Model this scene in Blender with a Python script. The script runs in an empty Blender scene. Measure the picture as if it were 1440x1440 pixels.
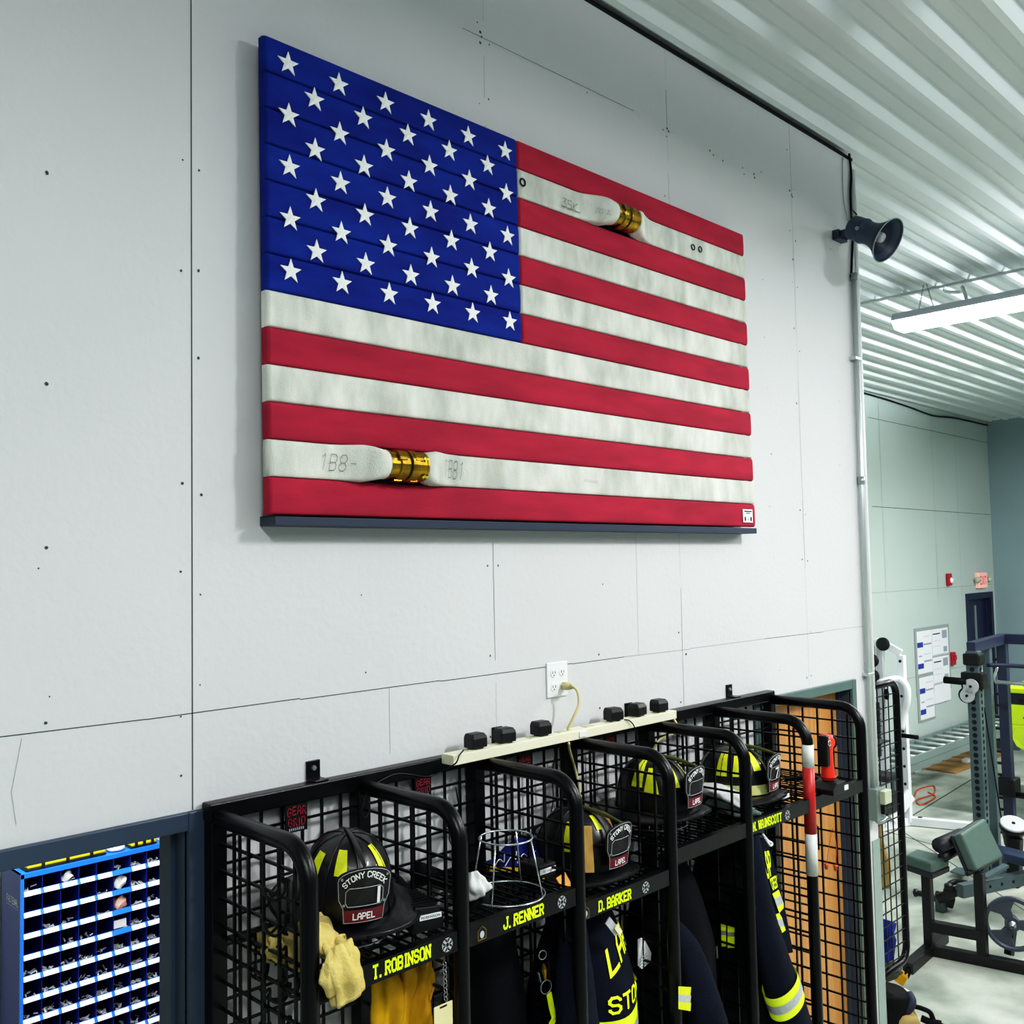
import bpy, bmesh, math, random
import numpy as np
from mathutils import Vector, Matrix
random.seed(7)
PI = math.pi
scene = bpy.context.scene
COL = scene.collection
# ------------------------------------------------------------------ camera
F, YAW, PIT, ROL = 1365.17665, 0.786480792, 0.0554706102, -0.0202684894
CAM = Vector((-1.12670928, -2.24400794, 2.77883733))
fw = Vector((math.cos(PIT)*math.cos(YAW), math.cos(PIT)*math.sin(YAW), math.sin(PIT)))
_rt = Vector((math.sin(YAW), -math.cos(YAW), 0)); _up = _rt.cross(fw)
rt = _rt*math.cos(ROL) + _up*math.sin(ROL)
up = -_rt*math.sin(ROL) + _up*math.cos(ROL)
cd = bpy.data.cameras.new('camera'); cam = bpy.data.objects.new('camera', cd); COL.objects.link(cam)
M3 = Matrix((rt, up, -fw)).transposed()
cam.matrix_world = Matrix.Translation(CAM) @ M3.to_4x4()
cd.sensor_fit = 'HORIZONTAL'; cd.sensor_width = 36; cd.lens = 36*F/1440; cd.clip_start = .05; cd.clip_end = 200
scene.camera = cam
def at(px, py, ax, val):
    """measured photo point -> world point on the plane coordinate[ax] == val"""
    d = fw + rt*((px-720)/F) - up*((py-720)/F)
    return CAM + d*((val-CAM[ax])/d[ax])
# ------------------------------------------------------------------ materials
def lin(h):
    h = h.lstrip('#'); r = []
    for i in (0, 2, 4):
        c = int(h[i:i+2], 16)/255
        r.append(c/12.92 if c <= .04045 else ((c+.055)/1.055)**2.4)
    return (*r, 1)
_mats = {}
def mat(name, col, rough=.5, metal=0., ns=0, na=.0, bump=0., bs=200, emit=None, es=1., stretch=(1,1,1), coat=0, alpha=1, trans=0, dark=None, spec=None):
    if name in _mats: return _mats[name]
    m = bpy.data.materials.new(name); m.use_nodes = True
    nt = m.node_tree; b = nt.nodes['Principled BSDF']
    c = lin(col) if isinstance(col, str) else col
    b.inputs['Base Color'].default_value = c
    b.inputs['Roughness'].default_value = rough; b.inputs['Metallic'].default_value = metal
    b.inputs['Coat Weight'].default_value = coat
    if spec is None: spec = .18 if rough > .7 else .5
    b.inputs['Specular IOR Level'].default_value = spec
    if trans: b.inputs['Transmission Weight'].default_value = trans
    tc = nt.nodes.new('ShaderNodeTexCoord'); mp = nt.nodes.new('ShaderNodeMapping')
    mp.inputs['Scale'].default_value = stretch; nt.links.new(tc.outputs['Object'], mp.inputs['Vector'])
    if ns:
        n = nt.nodes.new('ShaderNodeTexNoise'); n.inputs['Scale'].default_value = ns; n.inputs['Detail'].default_value = 6
        nt.links.new(mp.outputs[0], n.inputs['Vector'])
        r = nt.nodes.new('ShaderNodeValToRGB')
        r.color_ramp.elements[0].position = .3; r.color_ramp.elements[1].position = .7
        dk = lin(dark) if dark else tuple(x*(1-na) for x in c[:3])+(1,)
        r.color_ramp.elements[0].color = dk; r.color_ramp.elements[1].color = c
        nt.links.new(n.outputs[0], r.inputs[0]); nt.links.new(r.outputs[0], b.inputs['Base Color'])
    if bump:
        n2 = nt.nodes.new('ShaderNodeTexNoise'); n2.inputs['Scale'].default_value = bs; n2.inputs['Detail'].default_value = 3
        nt.links.new(mp.outputs[0], n2.inputs['Vector'])
        bp = nt.nodes.new('ShaderNodeBump'); bp.inputs['Strength'].default_value = bump; bp.inputs['Distance'].default_value = .004
        nt.links.new(n2.outputs[0], bp.inputs['Height']); nt.links.new(bp.outputs[0], b.inputs['Normal'])
    if emit:
        b.inputs['Emission Color'].default_value = lin(emit); b.inputs['Emission Strength'].default_value = es
    _mats[name] = m
    return m
wallm = mat('painted_plywood', '#d5d7d8', .62, ns=1.3, na=.05, bump=.25, bs=45)
wallfar = mat('painted_plywood_far', '#bcc9c5', .65, ns=.8, na=.07, bump=.2, bs=30)
wallend = mat('painted_plywood_end_dim', '#8fa5aa', .65, ns=.8, na=.07)  # darker blue-teal: the end wall's weaker light is put into its colour
crack = mat('seam_dark', '#4a5450', .9)  # dark tone of wall seams, screw dots and floor joints
crackl = mat('seam_light', '#98a19e', .9)
ceilm = mat('white_ceiling_steel', '#d3dadb', .36, ns=3, na=.03)
floorm = mat('concrete', '#c3c8bd', .36, ns=2.2, dark='#737e74', bump=.1, bs=20)
framem = mat('door_frame_paint', '#3a4a5e', .4, ns=6, na=.12)
frameg = mat('grey_frame_paint', '#5c7470', .45, ns=6, na=.1)
wood = mat('veneer', '#d09c5c', .42, ns=5, dark='#b98045', stretch=(9, 9, .5))
black = mat('black_powdercoat', '#05070c', .30, ns=60, na=.2, bump=.12, bs=350, spec=.32)
blackp = mat('black_plastic', '#0e0f13', .42)
blackr = mat('black_rubber', '#101114', .75)
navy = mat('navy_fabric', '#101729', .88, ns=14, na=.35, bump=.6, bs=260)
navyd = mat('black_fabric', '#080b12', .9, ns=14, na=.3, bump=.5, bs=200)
lime = mat('lime_trim_glow', '#d8f020', .45, emit='#d8f020', es=.16)  # faint self-glow added to imitate light thrown back by the trim
limeT = mat('lime_letter_glow', '#dff224', .45, emit='#dff224', es=.22)  # letters emit a little so they look brightly lit
limeP = mat('lime_patch_glow', '#d9e31f', .5, ns=60, na=.18, emit='#d9e31f', es=.07)  # weak emission painted in for the shine of the reflective patches
silver = mat('silver_reflective', '#b9bec0', .35, ns=90, na=.2)
white = mat('white_paint', '#eceff0', .4)
whitet = mat('white_letter', '#f2f4f4', .5)
paper = mat('paper_white', '#e4e8ec', .7)
bluecab = mat('bin_blue_bright', '#1f78e0', .4)
bluedk = mat('bin_blue', '#152a8c', .42)
navycab = mat('bin_navy_side', '#25337f', .45)
flagblue = mat('hose_blue', '#12349a', .75, ns=7, dark='#0b2080', bump=.4, bs=420, stretch=(.7, 1, 2))
flagred = mat('hose_red', '#b82e48', .76, ns=9, dark='#9c263e', bump=.4, bs=420, stretch=(.5, 1, 2))
flagwhite = mat('hose_white', '#e6e8e0', .78, ns=9, dark='#b9bdb4', bump=.45, bs=300, stretch=(1.5, 1, .6))
starm = mat('star_white', '#eef1f0', .55)
ink = mat('marker_ink', '#5a605e', .8)
inkd = mat('ink_dark', '#22262a', .8)
brass = mat('brass', '#b8922e', .28, .9, ns=30, dark='#7d6420')
brassy = mat('brass_yellow', '#e2d53a', .4)
slate = mat('slate_ledge', '#24334a', .45)
beige = mat('cream_strip', '#e9e8cd', .5, ns=14, na=.06)
cordm = mat('cream_cable', '#d3c996', .5)
steel = mat('zinc_steel', '#aab2b3', .35, .7, ns=12, na=.15)
galv = mat('galvanised_conduit', '#c3cccb', .35, .55)
wire = mat('bright_wire', '#c6cccf', .25, .85)
boxgrey = mat('box_grey', '#7d8c86', .45, .2)
boxlight = mat('box_light', '#b9c0a8', .5)
guardm = mat('guard_grey', '#93a39e', .45, ns=4, na=.1)
horn = mat('horn_slate', '#2f4258', .45, ns=12, na=.15)
red = mat('red_plastic', '#e0361f', .4)
tapered = mat('red_tape', '#b3201f', .4)
tapewht = mat('white_tape', '#d8dcd8', .45, ns=60, na=.12)
alarmred = mat('alarm_red', '#a8162c', .4)
tan = mat('tan_hood', '#dccb86', .9, ns=9, dark='#c0ab62', bump=.7, bs=120)
yellowg = mat('yellow_leather', '#dfae1c', .75, ns=9, dark='#b07f10', bump=.4, bs=60)
cream = mat('cream_tag', '#e3dcab', .6)
orange = mat('orange_tag', '#e0951c', .5)
royal = mat('royal_cloth', '#1f3190', .85, ns=12, dark='#141f66', bump=.5, bs=60)
helm = mat('helmet_black', '#090b10', .36, ns=30, na=.25, coat=.15)
leather = mat('shield_leather', '#15161a', .5)
maroon = mat('maroon_leather', '#6a1526', .5)
wedgew = mat('wedge_wood', '#b8954c', .7, ns=10, dark='#97732f', stretch=(4, 4, .6))
whitecl = mat('white_cloth', '#dfe3e2', .9, ns=20, na=.12, bump=.5, bs=80)
grygl = mat('grey_glove', '#5f706c', .85, ns=12, na=.25, bump=.5, bs=80)
gymwhite = mat('gym_white', '#e6eaee', .35)
gymgrey = mat('gym_grey', '#4f6165', .4, ns=6, na=.1)
gymdark = mat('gym_dark', '#282f46', .4)
vinyl = mat('vinyl_pad', '#50655f', .5, ns=20, na=.08)
vinyle = mat('vinyl_dark', '#23252c', .45)
iron = mat('cast_iron', '#4a4f5c', .4, .3)
alum = mat('aluminium', '#a7b6b5', .35, .6)
aluml = mat('aluminium_rung', '#cdd6d6', .3, .6)
ply = mat('plywood_sheet', '#a3814f', .7, ns=4, na=.25)
vehy = mat('vehicle_yellow', '#cbe612', .3, coat=.5)
lens = mat('lit_lens', '#ffffff', .4, emit='#f4fbff', es=10.0)
fixm = mat('fixture_grey', '#b9bfc6', .45)
boardm = mat('board_frame', '#98a29f', .5)
bluep = mat('blue_print', '#2a3f9a', .6)
greyp = mat('grey_print', '#9aa0aa', .7)
redsign = mat('exit_red', '#d8525a', .5, emit='#d8525a', es=.25)
pinkred = mat('brand_red', '#9c2438', .5)
orangec = mat('orange_cable', '#c65a36', .6)
bagtan = mat('bag_tan', '#b6a06a', .85, ns=9, na=.2, bump=.4, bs=60)
bagsil = mat('bag_silver', '#c3cad0', .5, ns=18, na=.15)
doornavy = mat('door_navy', '#1a2242', .45)
# ------------------------------------------------------------------ mesh builder
class MB:
    def __init__(s): s.v = []; s.f = []; s.m = []; s.cur = 0
    def add(s, vs, fs):
        o = len(s.v); s.v += [tuple(p) for p in vs]
        for f in fs: s.f.append(tuple(i+o for i in f)); s.m.append(s.cur)
        return s
    def box(s, x0, x1, y0, y1, z0, z1, R=None):
        vs = [Vector((x, y, z)) for x in (x0, x1) for y in (y0, y1) for z in (z0, z1)]
        if R is not None: vs = [R @ p for p in vs]
        return s.add(vs, [(0,1,3,2), (4,6,7,5), (0,4,5,1), (2,3,7,6), (0,2,6,4), (1,5,7,3)])
    def bar(s, p, q, w, h=None, upv=(0,0,1)):
        """rectangular bar from p to q, w across, h along up"""
        p = Vector(p); q = Vector(q); h = h or w; d = (q-p).normalized(); u = Vector(upv)
        if abs(d.dot(u)) > .98: u = Vector((0,1,0))
        sx = d.cross(u).normalized(); u = sx.cross(d)
        vs = [c + sx*a*w/2 + u*b*h/2 for c in (p, q) for a, b in ((-1,-1), (1,-1), (1,1), (-1,1))]
        return s.add(vs, [(3,2,1,0), (4,5,6,7), (0,1,5,4), (1,2,6,5), (2,3,7,6), (3,0,4,7)])
    def prism(s, pts, ext):
        n = len(pts); e = Vector(ext); a = [Vector(p) for p in pts]
        return s.add(a + [p+e for p in a], [tuple(range(n))[::-1], tuple(range(n, 2*n))] + [(i, (i+1) % n, n+(i+1) % n, n+i) for i in range(n)])
    def quad(s, a, b, c, d): return s.add([a, b, c, d], [(0,1,2,3)])
    def tube(s, path, r, n=8, cap=True):
        P = [Vector(p) for p in path]; k = len(P); rr = r if isinstance(r, (list, tuple)) else [r]*k
        vs = []; nrm = None
        for i in range(k):
            t = (P[min(i+1, k-1)]-P[max(i-1, 0)]).normalized()
            if nrm is None:
                a = Vector((0,0,1)) if abs(t.z) < .9 else Vector((1,0,0)); nrm = (a - t*a.dot(t)).normalized()
            else:
                nrm = nrm - t*nrm.dot(t); nrm = nrm.normalized() if nrm.length > 1e-6 else t.orthogonal().normalized()
            b = t.cross(nrm)
            vs += [P[i] + (nrm*math.cos(2*PI*j/n) + b*math.sin(2*PI*j/n))*rr[i] for j in range(n)]
        fs = [(i*n+j, i*n+(j+1) % n, (i+1)*n+(j+1) % n, (i+1)*n+j) for i in range(k-1) for j in range(n)]
        if cap: fs += [tuple(range(n))[::-1], tuple(range((k-1)*n, k*n))]
        return s.add(vs, fs)
    def cyl(s, p, q, r, n=16): return s.tube([p, q], r, n)
    def ring(s, c, axis, R, r, n=28, m=6):
        c = Vector(c); a = Vector(axis).normalized(); u = a.orthogonal().normalized(); w = a.cross(u)
        vs = []
        for i in range(n):
            d = u*math.cos(2*PI*i/n) + w*math.sin(2*PI*i/n)
            vs += [c + d*(R + r*math.cos(2*PI*j/m)) + a*r*math.sin(2*PI*j/m) for j in range(m)]
        return s.add(vs, [(i*m+j, ((i+1) % n)*m+j, ((i+1) % n)*m+(j+1) % m, i*m+(j+1) % m) for i in range(n) for j in range(m)])
    def lathe(s, prof, p, axis, n=28, closed=False):
        """prof: list of (radius, distance along axis)"""
        p = Vector(p); a = Vector(axis).normalized(); u = a.orthogonal().normalized(); w = a.cross(u)
        k = len(prof); vs = []
        for r, h in prof:
            vs += [p + a*h + (u*math.cos(2*PI*j/n) + w*math.sin(2*PI*j/n))*r for j in range(n)]
        fs = [(i*n+j, i*n+(j+1) % n, (i+1)*n+(j+1) % n, (i+1)*n+j) for i in range(k-1) for j in range(n)]
        return s.add(vs, fs)
    def grid(s, fn, nu, nv, wrap=False):
        cu = nu if wrap else nu+1
        vs = [fn(i/nu, j/nv) for j in range(nv+1) for i in range(cu)]
        fs = [(j*cu+i, j*cu+(i+1) % cu, (j+1)*cu+(i+1) % cu, (j+1)*cu+i) for j in range(nv) for i in range(nu)]
        return s.add(vs, fs)
    def build(s, name, m, parent=None, smooth=False, bev=0, sub=0, solid=0, segs=2):
        me = bpy.data.meshes.new(name); me.from_pydata([tuple(p) for p in s.v], [], s.f)
        ms = m if isinstance(m, (list, tuple)) else [m]
        for k in ms: me.materials.append(k)
        if len(ms) > 1: me.polygons.foreach_set('material_index', s.m)
        if smooth: me.polygons.foreach_set('use_smooth', [True]*len(me.polygons))
        o = bpy.data.objects.new(name, me); COL.objects.link(o)
        if parent is not None: adopt(o, parent)
        if solid:
            md = o.modifiers.new('solid', 'SOLIDIFY'); md.thickness = solid; md.offset = 0
        if bev:
            md = o.modifiers.new('bevel', 'BEVEL'); md.width = bev; md.segments = segs; md.limit_method = 'ANGLE'
        if sub:
            md = o.modifiers.new('sub', 'SUBSURF'); md.levels = sub; md.render_levels = sub
        return o
def adopt(o, parent):
    o.parent = parent; o.matrix_parent_inverse = Matrix.Translation(-Vector(LOC.get(parent.name, (0, 0, 0))))
LOC = {}
def thing(name, label, cat, loc=(0,0,0), group=None):
    o = bpy.data.objects.new(name, None); COL.objects.link(o); o.location = loc; o.empty_display_size = .05
    LOC[o.name] = tuple(loc)
    return tag(o, label, cat, group)
def tag(o, label, cat, group=None):
    o['label'] = label; o['category'] = cat
    if group: o['group'] = group
    return o
def struct(o, label=None):
    o['kind'] = 'structure'
    if label: o['label'] = label
    return o
def flip(mb):
    mb.f = [f[::-1] for f in mb.f]; return mb
def arc(c, r, a0, a1, n, e1, e2):
    c = Vector(c); e1 = Vector(e1); e2 = Vector(e2)
    return [c + e1*r*math.cos(a0+(a1-a0)*i/n) + e2*r*math.sin(a0+(a1-a0)*i/n) for i in range(n+1)]
def smoothpath(pts, n=6):
    P = [Vector(p) for p in pts]; P = [P[0]*2-P[1]] + P + [P[-1]*2-P[-2]]; out = []
    for i in range(1, len(P)-2):
        for k in range(n):
            t = k/n; a, b, c, d = P[i-1:i+3]
            out.append(.5*((2*b) + (c-a)*t + (2*a-5*b+4*c-d)*t*t + (3*b-a-3*c+d)*t**3))
    out.append(P[-2]); return out
# ------------------------------------------------------------------ block lettering (drawn as strokes)
G = {
 'A': [[(0,0),(0,4.2),(1.2,6),(2.8,6),(4,4.2),(4,0)], [(0,2.5),(4,2.5)]],
 'B': [[(0,0),(0,6),(3.2,6),(4,5.2),(4,3.8),(3.2,3),(0,3)], [(3.2,3),(4,2.2),(4,.8),(3.2,0),(0,0)]],
 'C': [[(4,4.6),(4,5),(3,6),(1,6),(0,5),(0,1),(1,0),(3,0),(4,1),(4,1.4)]],
 'D': [[(0,0),(0,6),(3,6),(4,5),(4,1),(3,0),(0,0)]],
 'E': [[(4,6),(0,6),(0,0),(4,0)], [(0,3),(3,3)]],
 'G': [[(4,4.8),(3,6),(1,6),(0,5),(0,1),(1,0),(3,0),(4,1),(4,2.8),(2.4,2.8)]],
 'F': [[(4,6),(0,6),(0,0)], [(0,3),(3,3)]],
 'I': [[(2,0),(2,6)]], 'J': [[(4,6),(4,1),(3,0),(1,0),(0,1),(0,2)]],
 'K': [[(0,0),(0,6)], [(4,6),(.4,3),(4,0)]], 'L': [[(0,6),(0,0),(4,0)]],
 'N': [[(0,0),(0,6),(4,0),(4,6)]], 'O': [[(1,0),(0,1),(0,5),(1,6),(3,6),(4,5),(4,1),(3,0),(1,0)]],
 'P': [[(0,0),(0,6),(3,6),(4,5),(4,3.6),(3,2.6),(0,2.6)]],
 'R': [[(0,0),(0,6),(3,6),(4,5),(4,3.8),(3,3),(0,3)], [(2,3),(4,0)]],
 'S': [[(4,4.8),(4,5),(3,6),(1,6),(0,5),(0,4),(1,3.1),(3,2.9),(4,2),(4,1),(3,0),(1,0),(0,1),(0,1.3)]],
 'T': [[(0,6),(4,6)], [(2,6),(2,0)]], 'W': [[(0,6),(.8,0),(2,4),(3.2,0),(4,6)]],
 'Y': [[(0,6),(2,3),(4,6)], [(2,3),(2,0)]], 'X': [[(0,0),(4,6)], [(0,6),(4,0)]],
 'U': [[(0,6),(0,1),(1,0),(3,0),(4,1),(4,6)]],
 '.': [[(.2,0),(.9,0)]], '-': [[(.5,3),(3.5,3)]], '1': [[(1,5),(2,6),(2,0)]], '2': [[(0,5),(1,6),(3,6),(4,5),(4,4),(0,0),(4,0)]],
 '3': [[(0,6),(4,6),(2,3.6),(4,2.4),(4,1),(3,0),(0,0)]], '5': [[(4,6),(0,6),(0,3.4),(3,3.4),(4,2.4),(4,1),(3,0),(0,0)]],
 '7': [[(0,6),(4,6),(1.4,0)]], '8': [[(1,3),(0,4),(0,5),(1,6),(3,6),(4,5),(4,4),(3,3),(1,3),(0,2),(0,1),(1,0),(3,0),(4,1),(4,2),(3,3)]],
 '0': [[(1,0),(0,1),(0,5),(1,6),(3,6),(4,5),(4,1),(3,0),(1,0)]],
}
def text(mb, s, fn, th=.9, gap=1.7, serif=False, dense=1):
    """fn(u in 0..1 along the word, v in 0..1 up) -> point; th = stroke thickness in grid units"""
    adv = {'.': 1.2+gap, 'I': 2.2+gap if serif else 1.2+gap, ' ': 2.6, '-': 4+gap}
    x = 0; segs = []
    for ch in s:
        off = -1.0 if (ch == 'I' and not serif) else (-.4 if ch == 'I' else 0)
        if ch == 'I' and not serif: off = -1.4
        for pl in G.get(ch, []):
            for (a, b) in zip(pl[:-1], pl[1:]):
                segs.append(((a[0]+x+off, a[1]), (b[0]+x+off, b[1])))
            if serif:
                for e, o in ((pl[0], pl[1]), (pl[-1], pl[-2])):
                    if e[1] in (0, 6) and abs(e[0]-o[0]) < .9 and abs(e[1]-o[1]) > 1.4 and ch not in 'CSGO':
                        segs.append(((e[0]+x+off-.75, e[1]), (e[0]+x+off+.75, e[1])))
        x += adv.get(ch, 4+gap)
    W = x-gap; h = th/2
    for a, b in segs:
        d = Vector((b[0]-a[0], b[1]-a[1])); L = d.length; d.normalize(); nn = Vector((-d.y, d.x))
        A = Vector(a)-d*h*.75; B = Vector(b)+d*h*.75
        k = dense
        for i in range(k):
            p = A+(B-A)*(i/k); q = A+(B-A)*((i+1)/k)
            mb.add([fn((c.x+h)/(W+th), (c.y+h)/(6+th)) for c in (p-nn*h, q-nn*h, q+nn*h, p+nn*h)], [(0,1,2,3)])
    return mb
def flat(o, ux, uz):
    o = Vector(o); ux = Vector(ux); uz = Vector(uz)
    return lambda u, v: o + ux*u + uz*v
# ================================================================== SETTING
CE = 4.877; XE = 3.674; YB = 3.15; XR = 14.72; YT = .137
mb = MB()
D1 = (-.93, -.016, 2.160); D2 = (2.585, 3.43, 2.144)
mb.box(-6, D1[0], 0, YT, 0, CE); mb.box(D1[0], D1[1], 0, YT, D1[2], CE); mb.box(D1[1], D2[0], 0, YT, 0, CE)
mb.box(D2[0], D2[1], 0, YT, D2[2], CE); mb.box(D2[1], XE, 0, YT, 0, CE)
mb.cur = 1
def seam(x0, z0, x1, z1, w, c=1):
    mb.cur = c; d = Vector((x1-x0, 0, z1-z0)).normalized(); nn = Vector((-d.z, 0, d.x))*w/2
    a = Vector((x0, -.0006, z0)); b = Vector((x1, -.0006, z1)); mb.quad(a-nn, b-nn, b+nn, a+nn)
seam(0, 2.205, 0, CE, .0032)
for x in (1.024, 2.04, 3.03):
    z = 2.2
    while z < 4.85:
        L = random.uniform(.12, .4); dz = min(L, 4.86-z)
        seam(x+random.uniform(-.0015, .0015), z, x+random.uniform(-.0015, .0015), z+dz, random.choice([.0012, .0016, .0022]), 1 if random.random() < .55 else 2)
        z += L + (random.uniform(0, .12) if random.random() < .4 else 0)
x = -4
while x < 3.6:
    L = random.uniform(.2, .6); x1 = min(x+L, 3.6)
    seam(x, 2.438+random.uniform(-.002, .002), x1, 2.438+random.uniform(-.002, .002), .0022, 1 if x < .1 or random.random() < .45 else 2); x = x1
seam(.93, 4.515, 1.82, 4.53, .0016, 1)
for p, q_ in (((.6, 2.438), (.6, 2.25)), ((1.76, 2.44), (1.765, 3.0)), ((-.39, 2.43), (-.41, 2.32)), ((-.41, 2.32), (-.4, 2.25))): seam(*p, *q_, .0014, 2)
mb.cur = 1
def dot(x, z, r):
    mb.add([(x+r*math.cos(k*PI/3)*random.uniform(.7, 1.2), -.0008, z+r*math.sin(k*PI/3)*random.uniform(.7, 1.3)) for k in range(6)], [tuple(range(6))[::-1]])
for z in [2.27, 2.47, 2.75, 3.02, 3.28, 3.55, 3.82, 4.05, 4.3, 4.52, 4.75]:
    for x in (0, 1.024, 2.04, 3.03):
        for sx in (-.025, .022):
            if random.random() < .8: dot(x+sx+random.uniform(-.005, .005), z+random.uniform(-.06, .06), random.uniform(.002, .0052))
    for x in (-1.4, -.35, .5, 1.55, 2.75, 3.42):
        if random.random() < .55: dot(x+random.uniform(-.02, .02), z+random.uniform(-.05, .05), random.uniform(.002, .0045))
for px, py in [(998, 212), (1003, 218), (1016, 226), (1044, 236), (1046, 245), (1060, 245), (1061, 250), (1110, 268), (1113, 274), (1114, 277), (675, 45), (677, 52), (675, 60), (938, 181), (937, 192), (940, 185), (1115, 365), (66, 243), (66, 540), (65, 770), (64, 1017)]:
    p = at(px, py, 1, 0); dot(p.x, p.z, random.uniform(.0035, .006))
wf = struct(mb.build('wall_front', [wallm, crack, crackl]))
mb = MB().box(XE-.12, XE, YT, YB, 0, CE); struct(mb.build('wall_return', wallm))
# recess wall with its doorway
D3 = (13.62, 14.52, 2.15)
mb = MB(); mb.box(-6, D3[0], YB, YB+.12, 0, CE); mb.box(D3[0], D3[1], YB, YB+.12, D3[2], CE); mb.box(D3[1], XR, YB, YB+.12, 0, CE)
def seamb(p, q_, w, c=1):
    mb.cur = c; a = Vector((p[0], YB-.002, p[1])); b = Vector((q_[0], YB-.002, q_[1])); d = (b-a).normalized(); nn = Vector((-d.z, 0, d.x))*w/2
    mb.quad(a-nn, b-nn, b+nn, a+nn)
for z, c in ((4.55, 1), (3.43, 1), (2.36, 2), (1.22, 2)): seamb((6 if c == 2 else 10.6, z), (XR, z-.01), .006, c)
for x in (10.9, 12.55, 13.4): seamb((x, 2.2), (x, 4.85), .005, 2)
struct(mb.build('wall_back', [wallfar, crack, crackl]))
mb = MB().box(XR, XR+.12, -5, YB+.12, 0, CE); struct(mb.build('wall_right', wallend))
# dark closure strip along the top of the front wall
mb = MB().box(-6, XE, -.008, 0, 4.858, 4.872); struct(mb.build('trim_1', inkd))
mb = MB(); pts = smoothpath([(9.5, YB-.02, 4.845), (10.8, YB-.02, 4.835), (11.8, YB-.02, 4.80), (12.6, YB-.02, 4.76), (13.4, YB-.02, 4.80), (14.7, YB-.02, 4.81)])
mb.tube(pts, .012, 6); struct(mb.build('trim_2', inkd))
# floor with saw-cut joints
mb = MB().box(-8, 16, -9, 3.4, -.1, 0); mb.cur = 1
for a, b, w in (((8.35, 1.3), (8.75, 2.6), .008), ((8.9, 2.25), (12.4, 2.52), .009), ((9.0, 2.38), (7.375, .688), .006), ((7.375, .688), (5.2, -1.6), .006), ((9.4, -2), (9.4, .4), .01)):
    d = Vector((b[0]-a[0], b[1]-a[1], 0)).normalized(); nn = Vector((-d.y, d.x, 0))*w
    A = Vector((*a, .001)); B = Vector((*b, .001)); mb.quad(A-nn, B-nn, B+nn, A+nn)
struct(mb.build('floor', [floorm, crack]))
# corrugated steel ceiling, ribs along x
prof = []
P = .2425; y = -7.2; k0 = -.122+.06
y = k0 - P*30
while y < YB-.02:
    prof += [(y-.062, 0), (y-.052, 0), (y-.014, -.050), (y+.020, -.050), (y+.045, 0), (y+.115, 0), (y+.121, -.008), (y+.129, -.008), (y+.135, 0)]
    y += P
prof = [(min(a, YB), CE+.035+b) for a, b in prof] + [(YB, CE+.035)]
mb = MB(); n = len(prof)
mb.add([(-6, a, b) for a, b in prof] + [(XR, a, b) for a, b in prof], [(i, i+1, n+i+1, n+i) for i in range(n-1)])
struct(flip(mb).build('ceiling', ceilm))
# door frames -------------------------------------------------------
def door_frame(name, x0, x1, zt, m, mj, w=.044, d=YT, stop=True, y0=0):
    t = bpy.data.objects.new(name, None); COL.objects.link(t); struct(t)
    a = MB().box(x0-w, x0, y0-.014, y0+.02, 0, zt+w).box(x1, x1+w, y0-.014, y0+.02, 0, zt+w).box(x0, x1, y0-.014, y0+.02, zt, zt+w)
    a.build('frame', m, t, bev=.003)
    j = MB().box(x0, x0+.004, y0+.005, y0+d, 0, zt).box(x1-.004, x1, y0+.005, y0+d, 0, zt).box(x0, x1, y0+.005, y0+d, zt-.004, zt)
    if stop: j.box(x1-.016, x1, y0+.05, y0+.1, 0, zt).box(x0, x0+.016, y0+.05, y0+.1, 0, zt).box(x0, x1, y0+.05, y0+.1, zt-.016, zt)
    j.build('jamb', mj, t, bev=.002)
    return t
door_frame('door_1', D1[0], D1[1], D1[2], framem, framem)
d2 = door_frame('door_2', D2[0], D2[1], D2[2], frameg, framem)
MB().box(D2[0]+.004, D2[1]-.004, .07, .112, .01, D2[2]-.005).build('door_slab', wood, d2)
d3 = door_frame('door_3', D3[0], D3[1], D3[2], doornavy, doornavy, w=.09, y0=YB)
mb = MB().box(D3[0]+.02, D3[1]-.02, YB+.07, YB+.11, 0, D3[2]-.02); mb.cur = 1; mb.box(D3[0]+.42, D3[0]+.47, YB+.055, YB+.07, .9, D3[2]-.1)
mb.build('door_slab', [doornavy, alum], d3)
# gear-room shell behind door 1: a low ceiling
struct(MB().box(-6, XE-.12, YT, YB, 2.75, 2.8).build('ceiling_storeroom', wallm))
# corner guard
mb = MB().box(XE-.075, XE+.004, -.005, 0, 0, 1.372).box(XE, XE+.004, 0, .075, 0, 1.372)
struct(mb.build('trim_3', guardm))
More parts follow.
